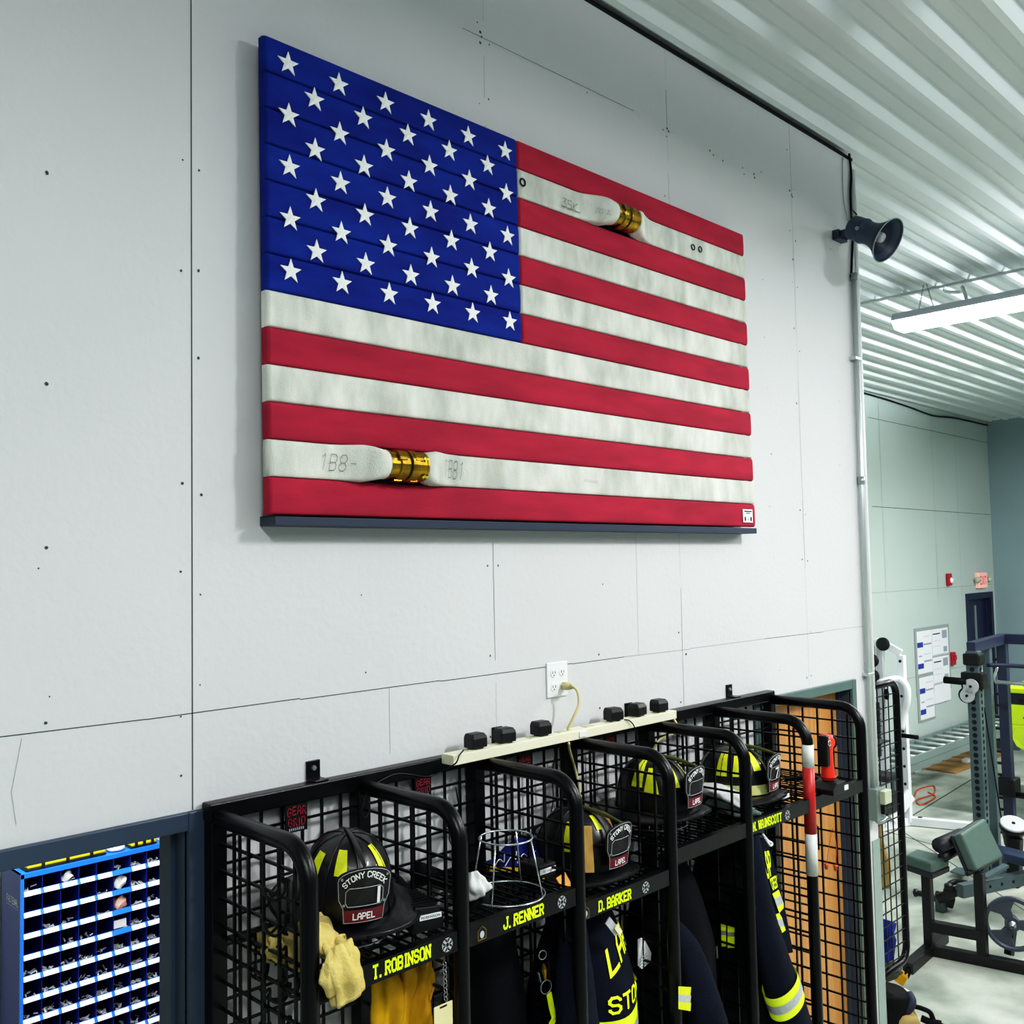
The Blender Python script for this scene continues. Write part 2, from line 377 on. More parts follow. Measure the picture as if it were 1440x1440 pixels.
# ================================================================== FLAG
FX0, FX1, FZ0, FZ1, FY = .172, 2.488, 2.921, 4.180, -.062
SH = (FZ1-FZ0)/13; FC = 1.108
led = MB().box(.187, 2.492, -.076, 0, 2.894, 2.917).box(.187, 2.492, -.012, 0, 2.917, 2.92).build('wall_ledge', slate, None, bev=.003)
tag(led, 'thin dark slate-blue wall ledge running under the large hose flag', 'ledge')
flag = thing('hose_flag', 'large stars-and-stripes flag built from painted fire hose strips, on the grey wall', 'flag', ((FX0+FX1)/2, 0, FZ0))
flag.location.y = -.014; flag.rotation_euler = (-.0092, 0, 0)
MB().box(FX0+.03, FX1-.03, -.034, -.003, FZ0+.008, FZ1-.02).build('backing_board', slate, flag)
def hose(name, x0, x1, z0, z1, m, r=.009, par=None):
    """flattened hose: pillow section wrapped round the board edges"""
    k = MB(); zc = (z0+z1)/2; h = (z1-z0)/2-.0006
    def fn(u, v):
        e = min(u*(x1-x0), (1-u)*(x1-x0)); w = max(0, 1-e/r)
        x = x0 + u*(x1-x0); a = -1+2*v
        bulge = .0035*(1-abs(a)**6) - .0065*w*w
        edge = max(0, (abs(a)-.90)/.10)
        return (x, FY + .0035 - bulge + .005*edge**2, zc + a*h)
    us = [0, .1, .3, .6, 1]; N = 14
    xs = [x0 + r*t for t in us] + [x0+r+(x1-x0-2*r)*i/N for i in range(1, N)] + [x1-r*t for t in us[::-1]]
    vs = [0, .03, .07, .12, .2, .4, .6, .8, .88, .93, .97, 1]
    pts = [fn((x-x0)/(x1-x0), v) for v in vs for x in xs]; nx = len(xs)
    k.add(pts, [(j*nx+i, j*nx+i+1, (j+1)*nx+i+1, (j+1)*nx+i) for j in range(len(vs)-1) for i in range(nx-1)])
    # returns to the back
    for j in range(len(vs)-1):
        for i, sgn in ((0, 1), (nx-1, 0)):
            a, b = pts[j*nx+i], pts[(j+1)*nx+i]
            k.add([a, b, (b[0], -.03, b[2]), (a[0], -.03, a[2])], [(0,1,2,3) if sgn else (3,2,1,0)])
    for j in (0, len(vs)-1):
        a, b = pts[j*nx], pts[j*nx+nx-1]; k.add([a, b, (b[0], -.03, b[2]), (a[0], -.03, a[2])], [(3,2,1,0) if j == 0 else (0,1,2,3)])
    return k.build(name, m, par, smooth=False)
def flared(name, x0, x1, z0, z1, c0, c1):
    """a white hose strip that swells round a coupling lying between c0 and c1"""
    out = []
    for (a, b, dirn) in ((x0, c0, 1), (c1, x1, -1)):
        k = MB(); zc = (z0+z1)/2; H = (z1-z0)/2-.0006; n = 20; N = 22
        L = b-a; cuts = []
        fl = min(.17, L*.8)
        for i in range(N+1):
            t = i/N
            cuts.append(t)
        def sec(x):
            d = (c0-x) if dirn > 0 else (x-c1)
            w = min(1, max(0, 1-d/fl)); w = w*w*(3-2*w)
            w2 = min(1, max(0, 1-d/(fl*.42))); w2 = w2*w2*(3-2*w2)
            hz = H*(1+.10*w-.10*w2) + (.041-H)*w2
            hy = .0165 + .030*w**1.3 + (.041-.0465)*w2
            yc = -.045 - .018*w - .022*w2
            p = 2 + 5*(1-w2)
            return hz, hy, yc, p
        vs = []
        xs = [a+L*i/10*.55 for i in range(10)] + [a+L*.55+L*.45*i/14 for i in range(15)] if dirn > 0 else [a+L*.45*i/14 for i in range(15)] + [a+L*.45+L*.55*i/10 for i in range(1, 11)]
        for x in xs:
            hz, hy, yc, p = sec(x)
            for j in range(n):
                t = 2*PI*j/n; c, s_ = math.cos(t), math.sin(t)
                vs.append((x, yc - hy*math.copysign(abs(c)**(2/p), c), zc + hz*math.copysign(abs(s_)**(2/p), s_)))
        m = len(xs)
        k.add(vs, [(i*n+j, i*n+(j+1) % n, (i+1)*n+(j+1) % n, (i+1)*n+j) for i in range(m-1) for j in range(n)] + [tuple(range(n))[::-1], tuple(range((m-1)*n, m*n))])
        out.append(k)
    k = out[0]; k.add(out[1].v, out[1].f)
    return k.build(name, flagwhite, flag, smooth=True)
CPL = {1: (1.560, 1.680), 11: (.516, .648)}
for i in range(13):
    z1 = FZ1 - i*SH; z0 = z1-SH; x0 = FC if i < 7 else FX0
    if i in CPL: flared('hose_stripe', x0, FX1, z0, z1, *CPL[i])
    else: hose('hose_stripe', x0, FX1, z0, z1, flagred if i % 2 == 0 else flagwhite, par=flag)
for i in range(7):
    z1 = FZ1 - i*SH; hose('canton_hose', FX0, FC-.001, z1-SH, z1, flagblue, par=flag)
# stars
SX0, SX1, SZ0, SZ1 = .2405, 1.048, 4.1215, 3.5605
def star(cx, cz, R):
    k = MB(); pts = []
    for j in range(10):
        r = R if j % 2 == 0 else R*.40
        a = PI/2 + j*PI/5; pts.append((cx+r*math.cos(a), FY-.0005, cz+r*math.sin(a)))
    c0 = (cx, FY-.0055, cz); n = len(pts)
    fr = [(p[0], FY-.0035, p[2]) for p in pts]
    k.add(pts+fr, [(i, (i+1) % n, n+(i+1) % n, n+i) for i in range(n)])
    k.add(fr+[c0], [(i, (i+1) % n, n) for i in range(n)])
    return k
for r in range(9):
    for c in range(11):
        if (r+c) % 2 == 0:
            star(SX0+(SX1-SX0)*c/10, SZ0+(SZ1-SZ0)*r/8, .0335).build('star', starm, flag)
# couplings
for i, (c0, c1) in CPL.items():
    zc = FZ1-(i+.5)*SH; yc = -.085; L = c1-c0
    k = MB(); k.lathe([(.030, 0), (.0415, 0), (.0425, .006), (.039, .008), (.039, .03), (.044, .033), (.044, L*.5-.003), (.041, L*.5), (.041, L*.5+.004), (.0455, L*.5+.006), (.0455, L*.74), (.042, L*.76), (.042, L-.008), (.0435, L-.005), (.0435, L), (.03, L)], (c0, yc, zc), (1, 0, 0), 32)
    cp = k.build('hose_coupling', brass, flag, smooth=False, bev=.0008)
    for xx in (c0+.025, c0+L*.62):
        for q_ in range(3):
            k = MB(); a = q_*2*PI/3+.5
            for b in np.linspace(-.2, .2, 3):
                k.bar((xx, yc+math.cos(a+b)*.044, zc+math.sin(a+b)*.044), (xx+.026, yc+math.cos(a+b)*.044, zc+math.sin(a+b)*.044), .009, .006, (0, math.cos(a+b), math.sin(a+b)))
            k.build('lug', brass, cp)
    for (sx, a0) in ((c0+L*.82, 2.75), (c0+L*.82, 3.9)) if i == 11 else ((c0+.018, 3.25),):
        k = MB()
        def cy(dx, da): return (sx+dx, yc+math.cos(a0+da)*.0470, zc+math.sin(a0+da)*.0470)
        k.add([cy(0, 0), cy(.011, .2), cy(.011, .08), cy(.024, .08), cy(.024, -.08), cy(.011, -.08), cy(.011, -.2)], [(0,1,6), (2,3,4,5)])
        k.build('arrow_mark', brassy, cp)
    MB().ring((c0+L*.5+.002, yc, zc), (1,0,0), .0415, .0018).build('joint_line', inkd, cp)
# hand-written numbers and the small sticker on the hoses
yw = -.0655
mk = MB()
def note(s, px, py, h, w, i=None, th=.35, skew=.2, m=mk):
    p = at(px, py, 1, yw)
    def fy(x):
        if i is None: return yw
        c0, c1 = CPL[i]; d = max(0, c0-x, x-c1); q = min(1, max(0, 1-d/.17)); q = q*q*(3-2*q)
        return -.066 - .0505*q
    text(m, s, lambda u, v: Vector((p.x+u*w+v*h*skew, fy(p.x+u*w+v*h*skew), p.z+v*h - u*.004)), th=th, gap=2, dense=2)
note('35K', 789, 291, .034, .075, 1); a = at(788, 286, 1, yw); mk.quad((a.x, yw, a.z-.008), (a.x+.1, yw, a.z-.012), (a.x+.1, yw, a.z-.010), (a.x, yw, a.z-.006))
note('223120', 829, 301, .016, .06, 1)
note('1B8-', 446, 661, .045, .10, 11, th=.25); note('1B81', 611, 672, .055, .10, 11, th=.25)
note('00000', 818, 678, .009, .07, th=.4)
mk.build('marker_writing', ink, flag)
for px, py in ((974, 348), (984, 351)):
    p = at(px, py, 1, yw); MB().ring((p.x, yw+.001, p.z), (0,1,0), .011, .0022, 14, 4).build('burn_mark', inkd, flag)
p = at(732, 256, 1, yw); MB().ring((p.x+.008, yw+.001, p.z), (0,1,0), .012, .003, 12, 4).build('burn_mark', inkd, flag)
p = at(1041, 735, 1, yw); q_ = at(1054, 717, 1, yw)
st = MB().box(p.x, q_.x, yw-.001, yw+.001, p.z, q_.z).build('sticker', white, flag, bev=.0008)
k = MB(); w = q_.x-p.x; h = q_.z-p.z
for j, (u0, u1, v0, v1) in enumerate([(.12, .88, .80, .88), (.3, .7, .66, .72), (.14, .26, .12, .42), (.45, .55, .22, .27), (.72, .86, .12, .42)]):
    k.quad(*[(p.x+w*u, yw-.0022, p.z+h*v) for u, v in ((u0, v0), (u1, v0), (u1, v1), (u0, v1))])
k.build('sticker_print', inkd, st)
# ================================================================== OUTLET, STRIP, ADAPTERS
o0 = at(768, 976, 1, 0); o1 = at(796, 934, 1, 0)
ox0, ox1, oz0, oz1 = o0.x, o1.x, 2.335, 2.452
out = thing('wall_outlet', 'white four-socket wall outlet above the cream power strip', 'outlet', ((ox0+ox1)/2, 0, oz0))
pl = MB().box(ox0, ox1, -.007, 0, oz0, oz1).build('cover_plate', white, out, bev=.003)
for i in (0, 1):
    for j in (0, 1):
        cx = ox0+(ox1-ox0)*(.3+.42*i); cz = oz0+(oz1-oz0)*(.3+.4*j)
        sk = MB().lathe([(0, .0095), (.0145, .0095), (.0155, .007), (.0155, 0)], (cx, 0, cz), (0, -1, 0), 18).build('socket', white, out)
        k = MB()
        for dx in (-.006, .006): k.box(cx+dx-.0012, cx+dx+.0012, -.0101, -.0096, cz-.003, cz+.006)
        k.box(cx-.002, cx+.002, -.0101, -.0096, cz-.010, cz-.006); k.build('slot', inkd, sk)
sx0, sx1 = .753, 1.85; sz0, sz1, sy0, sy1 = 2.204, 2.234, -.10, -.046
ST_SL = .0
strip = thing('power_strip', 'long cream metal power strip lying across the gear rack top rail', 'power strip', ((sx0+sx1)/2, -.09, sz0))
MB().box(sx0, sx1, sy0, sy1, sz0, sz1).build('housing', beige, strip, bev=.002)
for i in range(8):
    cx = sx0+.09+i*(sx1-sx0-.16)/7.0; MB().box(cx-.02, cx+.02, sy0+.012, sy1-.012, sz1-.001, sz1+.002).build('socket_face', boxlight, strip, bev=.001)
MB().box(sx0+.55, sx0+.585, sy0-.004, sy0, sz0+.006, sz1-.006).build('switch', white, strip)
AY = -.073
ADX = [at(a, b, 1, AY).x for a, b in ((669, 1058), (710, 1049), (761, 1042), (863, 1022), (897, 1012), (927, 1006))]
ad = None
names = ['black plug-in adapter nearest the left end of the cream power strip', 'black plug-in adapter second from the left on the power strip, beside a black wall bracket',
 'black plug-in adapter third from the left, standing alone left of the cream cable', 'black plug-in adapter first right of the cream cable',
 'black plug-in adapter fifth along the power strip, in front of a black wall bracket', 'black plug-in adapter nearest the right end of the cream power strip']
for i, x in enumerate(ADX):
    if ad is None:
        ad = thing('power_adapter', names[0], 'adapter', (x, AY, sz1+.004), 'black adapters on the power strip')
        pts = [(-.035, -.022), (-.026, -.03), (.026, -.03), (.035, -.022), (.035, .03), (-.035, .03)]
        k = MB(); z = sz1+.005
        k.prism([(x-.029, AY-.022, z), (x+.029, AY-.022, z), (x+.029, AY+.022, z), (x-.029, AY+.022, z)], (0, 0, .031))
        top = [(x-.029, AY-.022, z+.031), (x+.029, AY-.022, z+.031), (x+.029, AY+.022, z+.031), (x-.029, AY+.022, z+.031)]
        t2 = [(x-.024, AY-.014, z+.042), (x+.024, AY-.014, z+.042), (x+.024, AY+.02, z+.042), (x-.024, AY+.02, z+.042)]
        k.add(top+t2, [(4,5,6,7), (0,1,5,4), (1,2,6,5), (2,3,7,6), (3,0,4,7)])
        k.build('adapter_case', blackp, ad, bev=.003)
        MB().box(x-.018, x+.018, AY-.015, AY+.015, sz1+.0005, sz1+.006).build('plug_base', blackp, ad)
        kids = list(ad.children)
    else:
        r = ad.copy(); COL.objects.link(r); r.location = (x, AY, sz1+.004); r['label'] = names[i]
        r.rotation_euler = (0, 0, random.uniform(-.14, .14))
        for c in kids:
            d = c.copy(); COL.objects.link(d); d.parent = r; d.matrix_parent_inverse = c.matrix_parent_inverse.copy()
def cable(name, pts, r, m, label, cat='cable', group=None, n=6):
    o = MB().tube(smoothpath(pts, 7), r, n).build(name, m, None, smooth=True)
    return tag(o, label, cat, group)
pc = thing('extension_cable', 'cream extension cable looping from the white wall outlet down to the power strip', 'cable', (1.33, -.02, 2.37))
s0 = Vector((ox0+(ox1-ox0)*.72, -.012, oz0+(oz1-oz0)*.30))
MB().tube([s0, s0+Vector((.0, -.018, 0)), s0+Vector((.0, -.03, -.001)), s0+Vector((.004, -.044, -.002))], [.0135, .0135, .010, .0055], 10).build('plug', cordm, pc, smooth=True)
path = [s0+Vector((.003, -.042, -.002)), at(803, 963, 1, -.065), at(812, 972, 1, -.08), at(814, 990, 1, -.09), at(807, 1008, 1, -.09), at(799, 1024, 1, -.08), Vector((1.29, -.075, sz1+.002))]
MB().tube(smoothpath(path, 7), .0052, 8).build('flex', cordm, pc, smooth=True)
cable('hanging_cable', [at(800, 1045, 1, -.127), at(801, 1055, 1, -.10), at(807, 1075, 1, -.06), at(812, 1095, 1, -.055), at(815, 1115, 1, -.055), at(813, 1140, 1, -.05)], .0045, cordm, 'cream cable hanging behind the mesh below the middle of the power strip')
cable('strip_cable', [tuple(at(948, 1012, 1, -.075)), at(953, 1022, 1, -.10), at(948, 1031, 1, -.10), at(928, 1040, 1, -.07), at(920, 1052, 1, -.06), at(912, 1066, 1, -.05), at(910, 1080, 1, -.05)], .0045, cordm, 'cream cable coming out of the right end of the power strip')
cable('adapter_lead', [tuple(at(652, 1055, 1, -.10)), at(646, 1062, 1, -.11), at(640, 1074, 1, -.11), at(620, 1085, 1, -.06), at(600, 1092, 1, -.05), at(560, 1088, 1, -.05), at(532, 1100, 1, -.055), at(520, 1112, 1, -.06)], .0022, blackp, 'thin black lead running left from the first adapter along the mesh')
cable('adapter_lead', [tuple(at(878, 1012, 1, -.10)), at(886, 1014, 1, -.107), at(893, 1024, 1, -.107), at(897, 1045, 1, -.06), at(898, 1065, 1, -.05), at(893, 1085, 1, -.05)], .0022, blackp, 'thin black lead drooping over the power strip front below the fourth adapter')
cable('adapter_lead', [tuple(at(779, 1052, 1, -.06)), at(780, 1065, 1, -.06), at(776, 1090, 1, -.055), at(778, 1120, 1, -.05), at(774, 1150, 1, -.05)], .0022, blackp, 'thin black lead hanging in the third rack bay behind the mesh')
cable('adapter_lead', [at(517, 1113, 1, -.08), at(512, 1128, 1, -.09), at(508, 1142, 1, -.09), at(514, 1150, 1, -.09), at(520, 1135, 1, -.09), at(514, 1120, 1, -.085)], .0022, blackp, 'black lead coiled on the rack post between the first two bays')
cable('adapter_lead', [at(641, 1107, 1, -.06), at(645, 1140, 1, -.05), at(636, 1160, 1, -.05), at(632, 1180, 1, -.05), at(640, 1195, 1, -.05)], .0022, blackp, 'thin black lead dangling at the right end of the second rack bay')
# ================================================================== GEAR RACK
DX = [.044 + .4293*i for i in range(7)]
YF = -.437; ZT = 2.185; ZB = .62; RT = .0205
rack = thing('gear_rack', 'black wire mesh gear rack of six open bays on the wall under the flag', 'gear rack', (DX[3], 0, ZB))
MB().box(DX[0]-.024, DX[6]+.022, -.048, -.006, 2.178, 2.221).build('top_rail', black, rack, bev=.004)
MB().box(DX[0]-.024, DX[6]+.022, -.048, -.006, ZB, ZB+.04).build('bottom_rail', black, rack, bev=.004)
for x in DX: MB().box(x-.021, x+.021, -.05, -.005, ZB+.04, 2.178).build('wall_post', black, rack, bev=.004)
for px, py in ((441, 1081), (700, 1033), (885, 998), (1026, 970)):
    p = at(px, py, 1, -.006)
    k = MB().box(p.x-.021, p.x+.021, -.006, 0, 2.221, 2.272).box(p.x-.021, p.x+.021, -.046, -.001, 2.2215, 2.2265)
    b = k.build('wall_bracket', black, rack, bev=.0015)
    MB().lathe([(0, .013), (.006, .012), (.0075, .006)], (p.x, 0, 2.252), (0, -1, 0), 10).build('bolt', steel, b)
def frame_path(x):
    R = .085
    pts = [(x, -.05, ZT)] + [tuple(p) for p in arc((x, YF+R, ZT-R), R, PI/2, PI, 8, (0, 1, 0), (0, 0, 1))] + [(x, YF, 1.9), (x, YF, 1.4), (x, YF, ZB+R)] + \
          [tuple(p) for p in arc((x, YF+R, ZB+R), R, PI, 1.5*PI, 6, (0, 1, 0), (0, 0, 1))] + [(x, -.05, ZB)]
    return pts
def wire_grid(x):
    k = MB()
    for i in range(1, 6):
        y = -.055 - i*.0655; ztop = ZT-.012 if y > YF+.085 else ZT-.03
        k.bar((x, y, ZB), (x, y, ztop), .0066, .0066, (1, 0, 0))
    z = ZT-.062
    while z > ZB+.03:
        k.bar((x+.006, -.04, z), (x+.006, YF, z), .0062, .0062); z -= .0645
    return k
wg = wire_grid(0); fr = MB().tube(frame_path(0), RT, 14)
fm = gm = None
for i, x in enumerate(DX):
    if fm is None:
        f = fr.build('divider_hoop', black, rack, smooth=True); fm = f.data
        g = wg.build('wire_mesh', black, f); gm = g.data
        f.location.x += x
    else:
        f = bpy.data.objects.new('divider_hoop', fm); COL.objects.link(f); adopt(f, rack); f.location.x = x
        g = bpy.data.objects.new('wire_mesh', gm); COL.objects.link(g); g.parent = f
    f.location = (x, 0, 0)
    if i == 5:
        k = MB(); k.cyl((0, YF, 2.108), (0, YF, 2.058), RT+.0012, 16)
        zs = [2.100, 2.017, 1.778, 1.628]
        for a, b, m in ((zs[0], zs[1], tapewht), (zs[1], zs[2], tapered), (zs[2], zs[3], tapewht)):
            MB().cyl((0, YF, b), (0, YF, a), RT+.0014, 18).build('tape_band', m, f, smooth=True)
for i in range(6):
    x0 = DX[i]+.02; x1 = DX[i+1]-.02; k = MB()
    n = 6
    for j in range(n):
        x = x0 + (x1-x0)*(j+.75)/(n+.5); k.bar((x, -.030, ZB+.03), (x, -.030, 2.18), .0066, .0066, (0, 1, 0))
    z = 2.135
    while z > ZB+.05:
        k.bar((x0-.01, -.037, z), (x1+.01, -.037, z), .0062, .0062); z -= .0645
    k.build('back_mesh', black, rack)
# shelves with their name rails
SHELF = [1.905, 1.902, 1.853, 1.905, 1.905, 1.905]
for i in range(6):
    z = SHELF[i]; x0 = DX[i]+.012; x1 = DX[i+1]-.024 if i != 2 else DX[i+1]-.03
    k = MB().box(x0, x1, YF-.012, YF-.006, z-.046, z+.001).box(x0, x1, YF-.006, YF+.012, z-.005, z+.001)
    k.box(x0, x0+.005, YF, -.06, z-.005, z).box(x1-.005, x1, YF, -.06, z-.005, z).box(x0, x1, -.064, -.056, z-.012, z)
    s = k.build('shelf', black, rack)
    k = MB(); n = 12
    for j in range(n):
        x = x0+.01 + (x1-x0-.02)*(j+.5)/n; k.bar((x, YF, z-.002), (x, -.056, z-.002), .0044)
    for j in range(4):
        y = YF + .07 + .09*j; k.bar((x0, y, z-.008), (x1, y, z-.008), .0045)
    k.build('shelf_wire', black, s)
    yf = YF-.0128
    def plate_text(word, xa, xb, zc, h):
        text(MB(), word, flat((xa, yf, zc-h/2), (xb-xa, 0, 0), (0, 0, h)), th=1.45, gap=1.9, serif=True).build('name_lettering', limeT, s)
    def cross(xc, zc, r=.0165):
        k = MB(); k.add([(xc+r*math.cos(a), yf-.0002, zc+r*math.sin(a)) for a in np.linspace(0, 2*PI, 20, endpoint=False)], [tuple(range(20))[::-1]])
        k.cur = 1
        for q_ in range(4):
            a = q_*PI/2
            for w in (-1, 1):
                pts = [(.25*w*.4, .3), (.62*w, .92), (.1*w, .8), (.0, .45)]
                k.add([(xc+r*(math.cos(a)*b+math.sin(a)*c), yf-.0004, zc+r*(math.sin(a)*b-math.cos(a)*c)) for c, b in pts], [(0,1,2,3)])
        k.cur = 1; k.add([(xc+r*.3*math.cos(a), yf-.0005, zc+r*.3*math.sin(a)) for a in np.linspace(0, 2*PI, 10, endpoint=False)], [tuple(range(10))[::-1]])
        k.build('cross_emblem', [silver, inkd], s)
    def crest(xc, zc):
        k = MB(); pts = [(-.014, -.016), (.014, -.016), (.015, .006), (.009, .012), (0, .018), (-.009, .012), (-.015, .006)]
        k.add([(xc+a, yf-.0002, zc+b) for a, b in pts], [tuple(range(7))]); k.cur = 1
        k.add([(xc+a*.86, yf-.0004, zc+b*.86) for a, b in pts], [tuple(range(7))]); k.cur = 2
        k.add([(xc+.0075*math.cos(a), yf-.0006, zc-.003+.009*math.sin(a)) for a in np.linspace(0, 2*PI, 10, endpoint=False)], [tuple(range(10))[::-1]])
        k.build('crest_emblem', [brass, inkd, silver], s)
    if i == 0: plate_text('T. ROBINSON', .198, .366, 1.884, .032); cross(.417, 1.883)
    if i == 1: plate_text('J. RENNER', .603, .752, 1.881, .031); cross(.822, 1.880); crest(.530, 1.879)
    if i == 2: plate_text('D. BARKER', .972, 1.118, 1.829, .031); cross(1.186, 1.830); crest(.917, 1.827)
    if i == 4: plate_text('N. WAINSCOTT', 1.778, 1.968, 1.884, .031); cross(2.007, 1.881)
# maker's signs tied to the back mesh
def brand_sign(px, py, w, h, full=True):
    p = at(px, py, 1, -.047); y = -.0475
    b = MB().box(p.x-w/2, p.x+w/2, y, y+.004, p.z-h/2, p.z+h/2).build('brand_sign', blackr, rack)
    k = MB(); X = p.x-w*.44; W = w*.88
    text(k, 'GEAR', lambda u, v: Vector((X+W*u, y-.001, p.z+h*.06+h*.33*v+h*.05*math.sin(u*PI))), th=1.1, gap=2.2)
    text(k, 'GRID', lambda u, v: Vector((X+W*(.05+.9*u), y-.001, p.z-h*.28+h*.32*v-h*.04*math.sin(u*PI))), th=1.1, gap=2.2)
    k.build('brand_lettering', pinkred, b)
    k = MB()
    for j in range(8): k.quad(*[(p.x-w*.36+w*.72*(j+a)/8, y-.001, p.z-h*.44+h*.1*b_) for a, b_ in ((0, 0), (.6, 0), (.6, 1), (0, 1))])
    k.build('brand_footer', greyp, b)
for a in ((417, 1150, .064, .070), (595, 1107, .060, .056), (738, 1073, .058, .05), (858, 1043, .055, .05), (960, 1026, .055, .05)): brand_sign(*a)
# double hooks clipped to the divider mesh
def hook_part(x, y, z, dx=.04):
    k = MB()
    for zz in (z, z-.075):
        for s_ in (-.012, .012):
            k.tube(smoothpath([(x, y+s_, zz+.014), (x+dx*.3, y+s_, zz+.02), (x+dx*.35, y+s_, zz-.005), (x+dx, y+s_, zz-.02), (x+dx*1.5, y+s_*.3, zz-.006), (x+dx*1.62, y+s_*.2, zz+.012)], 4), .0036, 6)
    k.tube([(x+.01, y-.012, z+.01), (x+.01, y-.012, z-.085)], .0036, 6); k.tube([(x+.01, y+.012, z+.01), (x+.01, y+.012, z-.085)], .0036, 6)
    k.build('wire_hook', black, rack)
p = at(400, 1247, 0, DX[0]); hook_part(DX[0]+.006, p.y, p.z, -.035)
p = at(365, 1405, 0, DX[0]); hook_part(DX[0]+.006, p.y, p.z, .045)
p = at(347, 1325, 0, DX[0]); hook_part(DX[0]+.006, p.y, p.z, .03)
p = at(390, 1345, 0, DX[0]); hook_part(DX[0]+.006, p.y, p.z, .03)
p = at(1146, 1165, 0, DX[6]); hook_part(DX[6]-.006, p.y, p.z, -.04)
# ================================================================== HELMETS
def place(mb, Mx):
    mb.v = [tuple(Mx @ Vector(p)) for p in mb.v]; return mb
AX, AY_, HH = .110, .136, .163
def dome_pt(th, ph, off=0.):
    """th = 0 at the front (-y), ph 0 rim .. 1 apex"""
    a = ph*PI/2; r = math.cos(a)**.78 if ph < 1 else 0; z = HH*math.sin(a)**.92
    rd = 1 + .035*(abs(math.cos(4*th))**10)*math.sin(min(1, ph*1.6)*PI*.5)*(1-ph*.6)
    return Vector((math.sin(th)*(AX+off)*r*rd, -math.cos(th)*(AY_+off)*r*rd, z+off*math.sin(a)))
def brim_pt(th, t):
    rear = max(0, -math.cos(th)); front = max(0, math.cos(th)); side = abs(math.sin(th))
    ext = .052*front + .052*side**2 + .128*rear**1.6
    z = -(.004*front + .020*side**2 + .034*rear**1.5)*t**1.2 + .004*math.sin(t*PI)
    return Vector((math.sin(th)*(AX+ext*t), -math.cos(th)*(AY_+ext*t), z))
def shield_pt(x, z, off=0.):
    return Vector((x, -(AY_+.030) + 3.2*x*x - off - .10*(z-.06) , z+.004))
def helmet(label, cx, cy, cz, yaw, pitch=0., roll=0., mark='bar', patches=(), band=None, wedge=False, crest=None):
    t = thing('fire_helmet', label, 'helmet', (cx, cy, cz), 'fire helmets on the gear rack shelves')
    Mx = Matrix.Translation((cx, cy, cz)) @ Matrix.Rotation(yaw, 4, 'Z') @ Matrix.Rotation(pitch, 4, 'X') @ Matrix.Rotation(roll, 4, 'Y')
    k = MB(); k.grid(lambda u, v: dome_pt(u*2*PI, v), 96, 16, True)
    place(k, Mx).build('dome', helm, t, smooth=True)
    k = MB(); k.grid(lambda u, v: brim_pt(u*2*PI, v*1.0), 64, 8, True)
    place(k, Mx).build('brim', helm, t, smooth=True, solid=.0045)
    k = MB(); k.tube([brim_pt(i/64*2*PI, 1.0) for i in range(65)], .0042, 6); place(k, Mx).build('brim_edge', blackr, t, smooth=True)
    # raised seams
    k = MB()
    for q_ in range(8):
        th = q_*PI/4
        k.tube([dome_pt(th, i/9*.97, .001) for i in range(10)], [.0022]*9+[.001], 6)
    place(k, Mx).build('comb_seam', helm, t, smooth=True)
    # leather front
    out = [(-.047, .014), (.047, .014), (.050, .050), (.060, .072), (.063, .118)] + [(.063*math.cos(a), .118+.030*math.sin(a)) for a in np.linspace(.25, PI-.25, 9)] + [(-.063, .118), (-.060, .072), (-.050, .050)]
    def panel(pts, off, n=1):
        if len(pts) == 4:
            k = MB(); A, B, C_, D_ = pts
            k.grid(lambda u, v: shield_pt((A[0]+(B[0]-A[0])*u)*(1-v)+(D_[0]+(C_[0]-D_[0])*u)*v, (A[1]+(B[1]-A[1])*u)*(1-v)+(D_[1]+(C_[1]-D_[1])*u)*v, off), 10, 2); return k
        c = (sum(p[0] for p in pts)/len(pts), sum(p[1] for p in pts)/len(pts)); k = MB()
        vs = [shield_pt(*p, off) for p in pts] + [shield_pt(*c, off)]
        m = len(pts); k.add(vs, [(i, (i+1) % m, m) for i in range(m)]); return k
    k = panel(out, 0); bk = [shield_pt(*p, -.004) for p in out]; m = len(out)
    o = len(k.v); k.add([shield_pt(*p, 0) for p in out]+bk, [(i, m+i, m+(i+1) % m, (i+1) % m) for i in range(m)]); k.add(bk, [tuple(range(m))[::-1]])
    sh = place(k, Mx).build('shield', leather, t)
    k = MB()
    def line(pts, r=.0008, off=.0012):
        q = []
        for a, b in zip(pts[:-1], pts[1:]): q += [(a[0]+(b[0]-a[0])*i/6, a[1]+(b[1]-a[1])*i/6) for i in range(6)]
        k.tube([shield_pt(*p, off) for p in q+[pts[-1]]], r, 5)
    line([(a*.95, .08+(b-.08)*.95) for a, b in out+[out[0]]])
    inner = [(-.038, .056), (.038, .056), (.043, .066), (.043, .092), (.035, .100), (-.035, .100), (-.043, .092), (-.043, .066), (-.038, .056)]
    line(inner)
    place(k, Mx).build('shield_piping', silver, sh)
    k = MB(); text(k, 'STONY CREEK', lambda u, v: shield_pt((.054+.011*v)*math.sin((u-.5)*1.9), .064+(.058+.016*v)*math.cos((u-.5)*1.9)+.002, .0018), th=1.25, gap=1.7)
    place(k, Mx).build('shield_lettering', whitet, sh)
    b = place(panel([(-.044, .018), (.044, .018), (.046, .048), (-.046, .048)], .0014), Mx).build('name_tab', maroon, sh)
    k = MB(); text(k, 'LAPEL', lambda u, v: shield_pt(-.026+.052*u, .024+.017*v, .0024), th=1.3, gap=1.8)
    place(k, Mx).build('tab_lettering', whitet, sh)
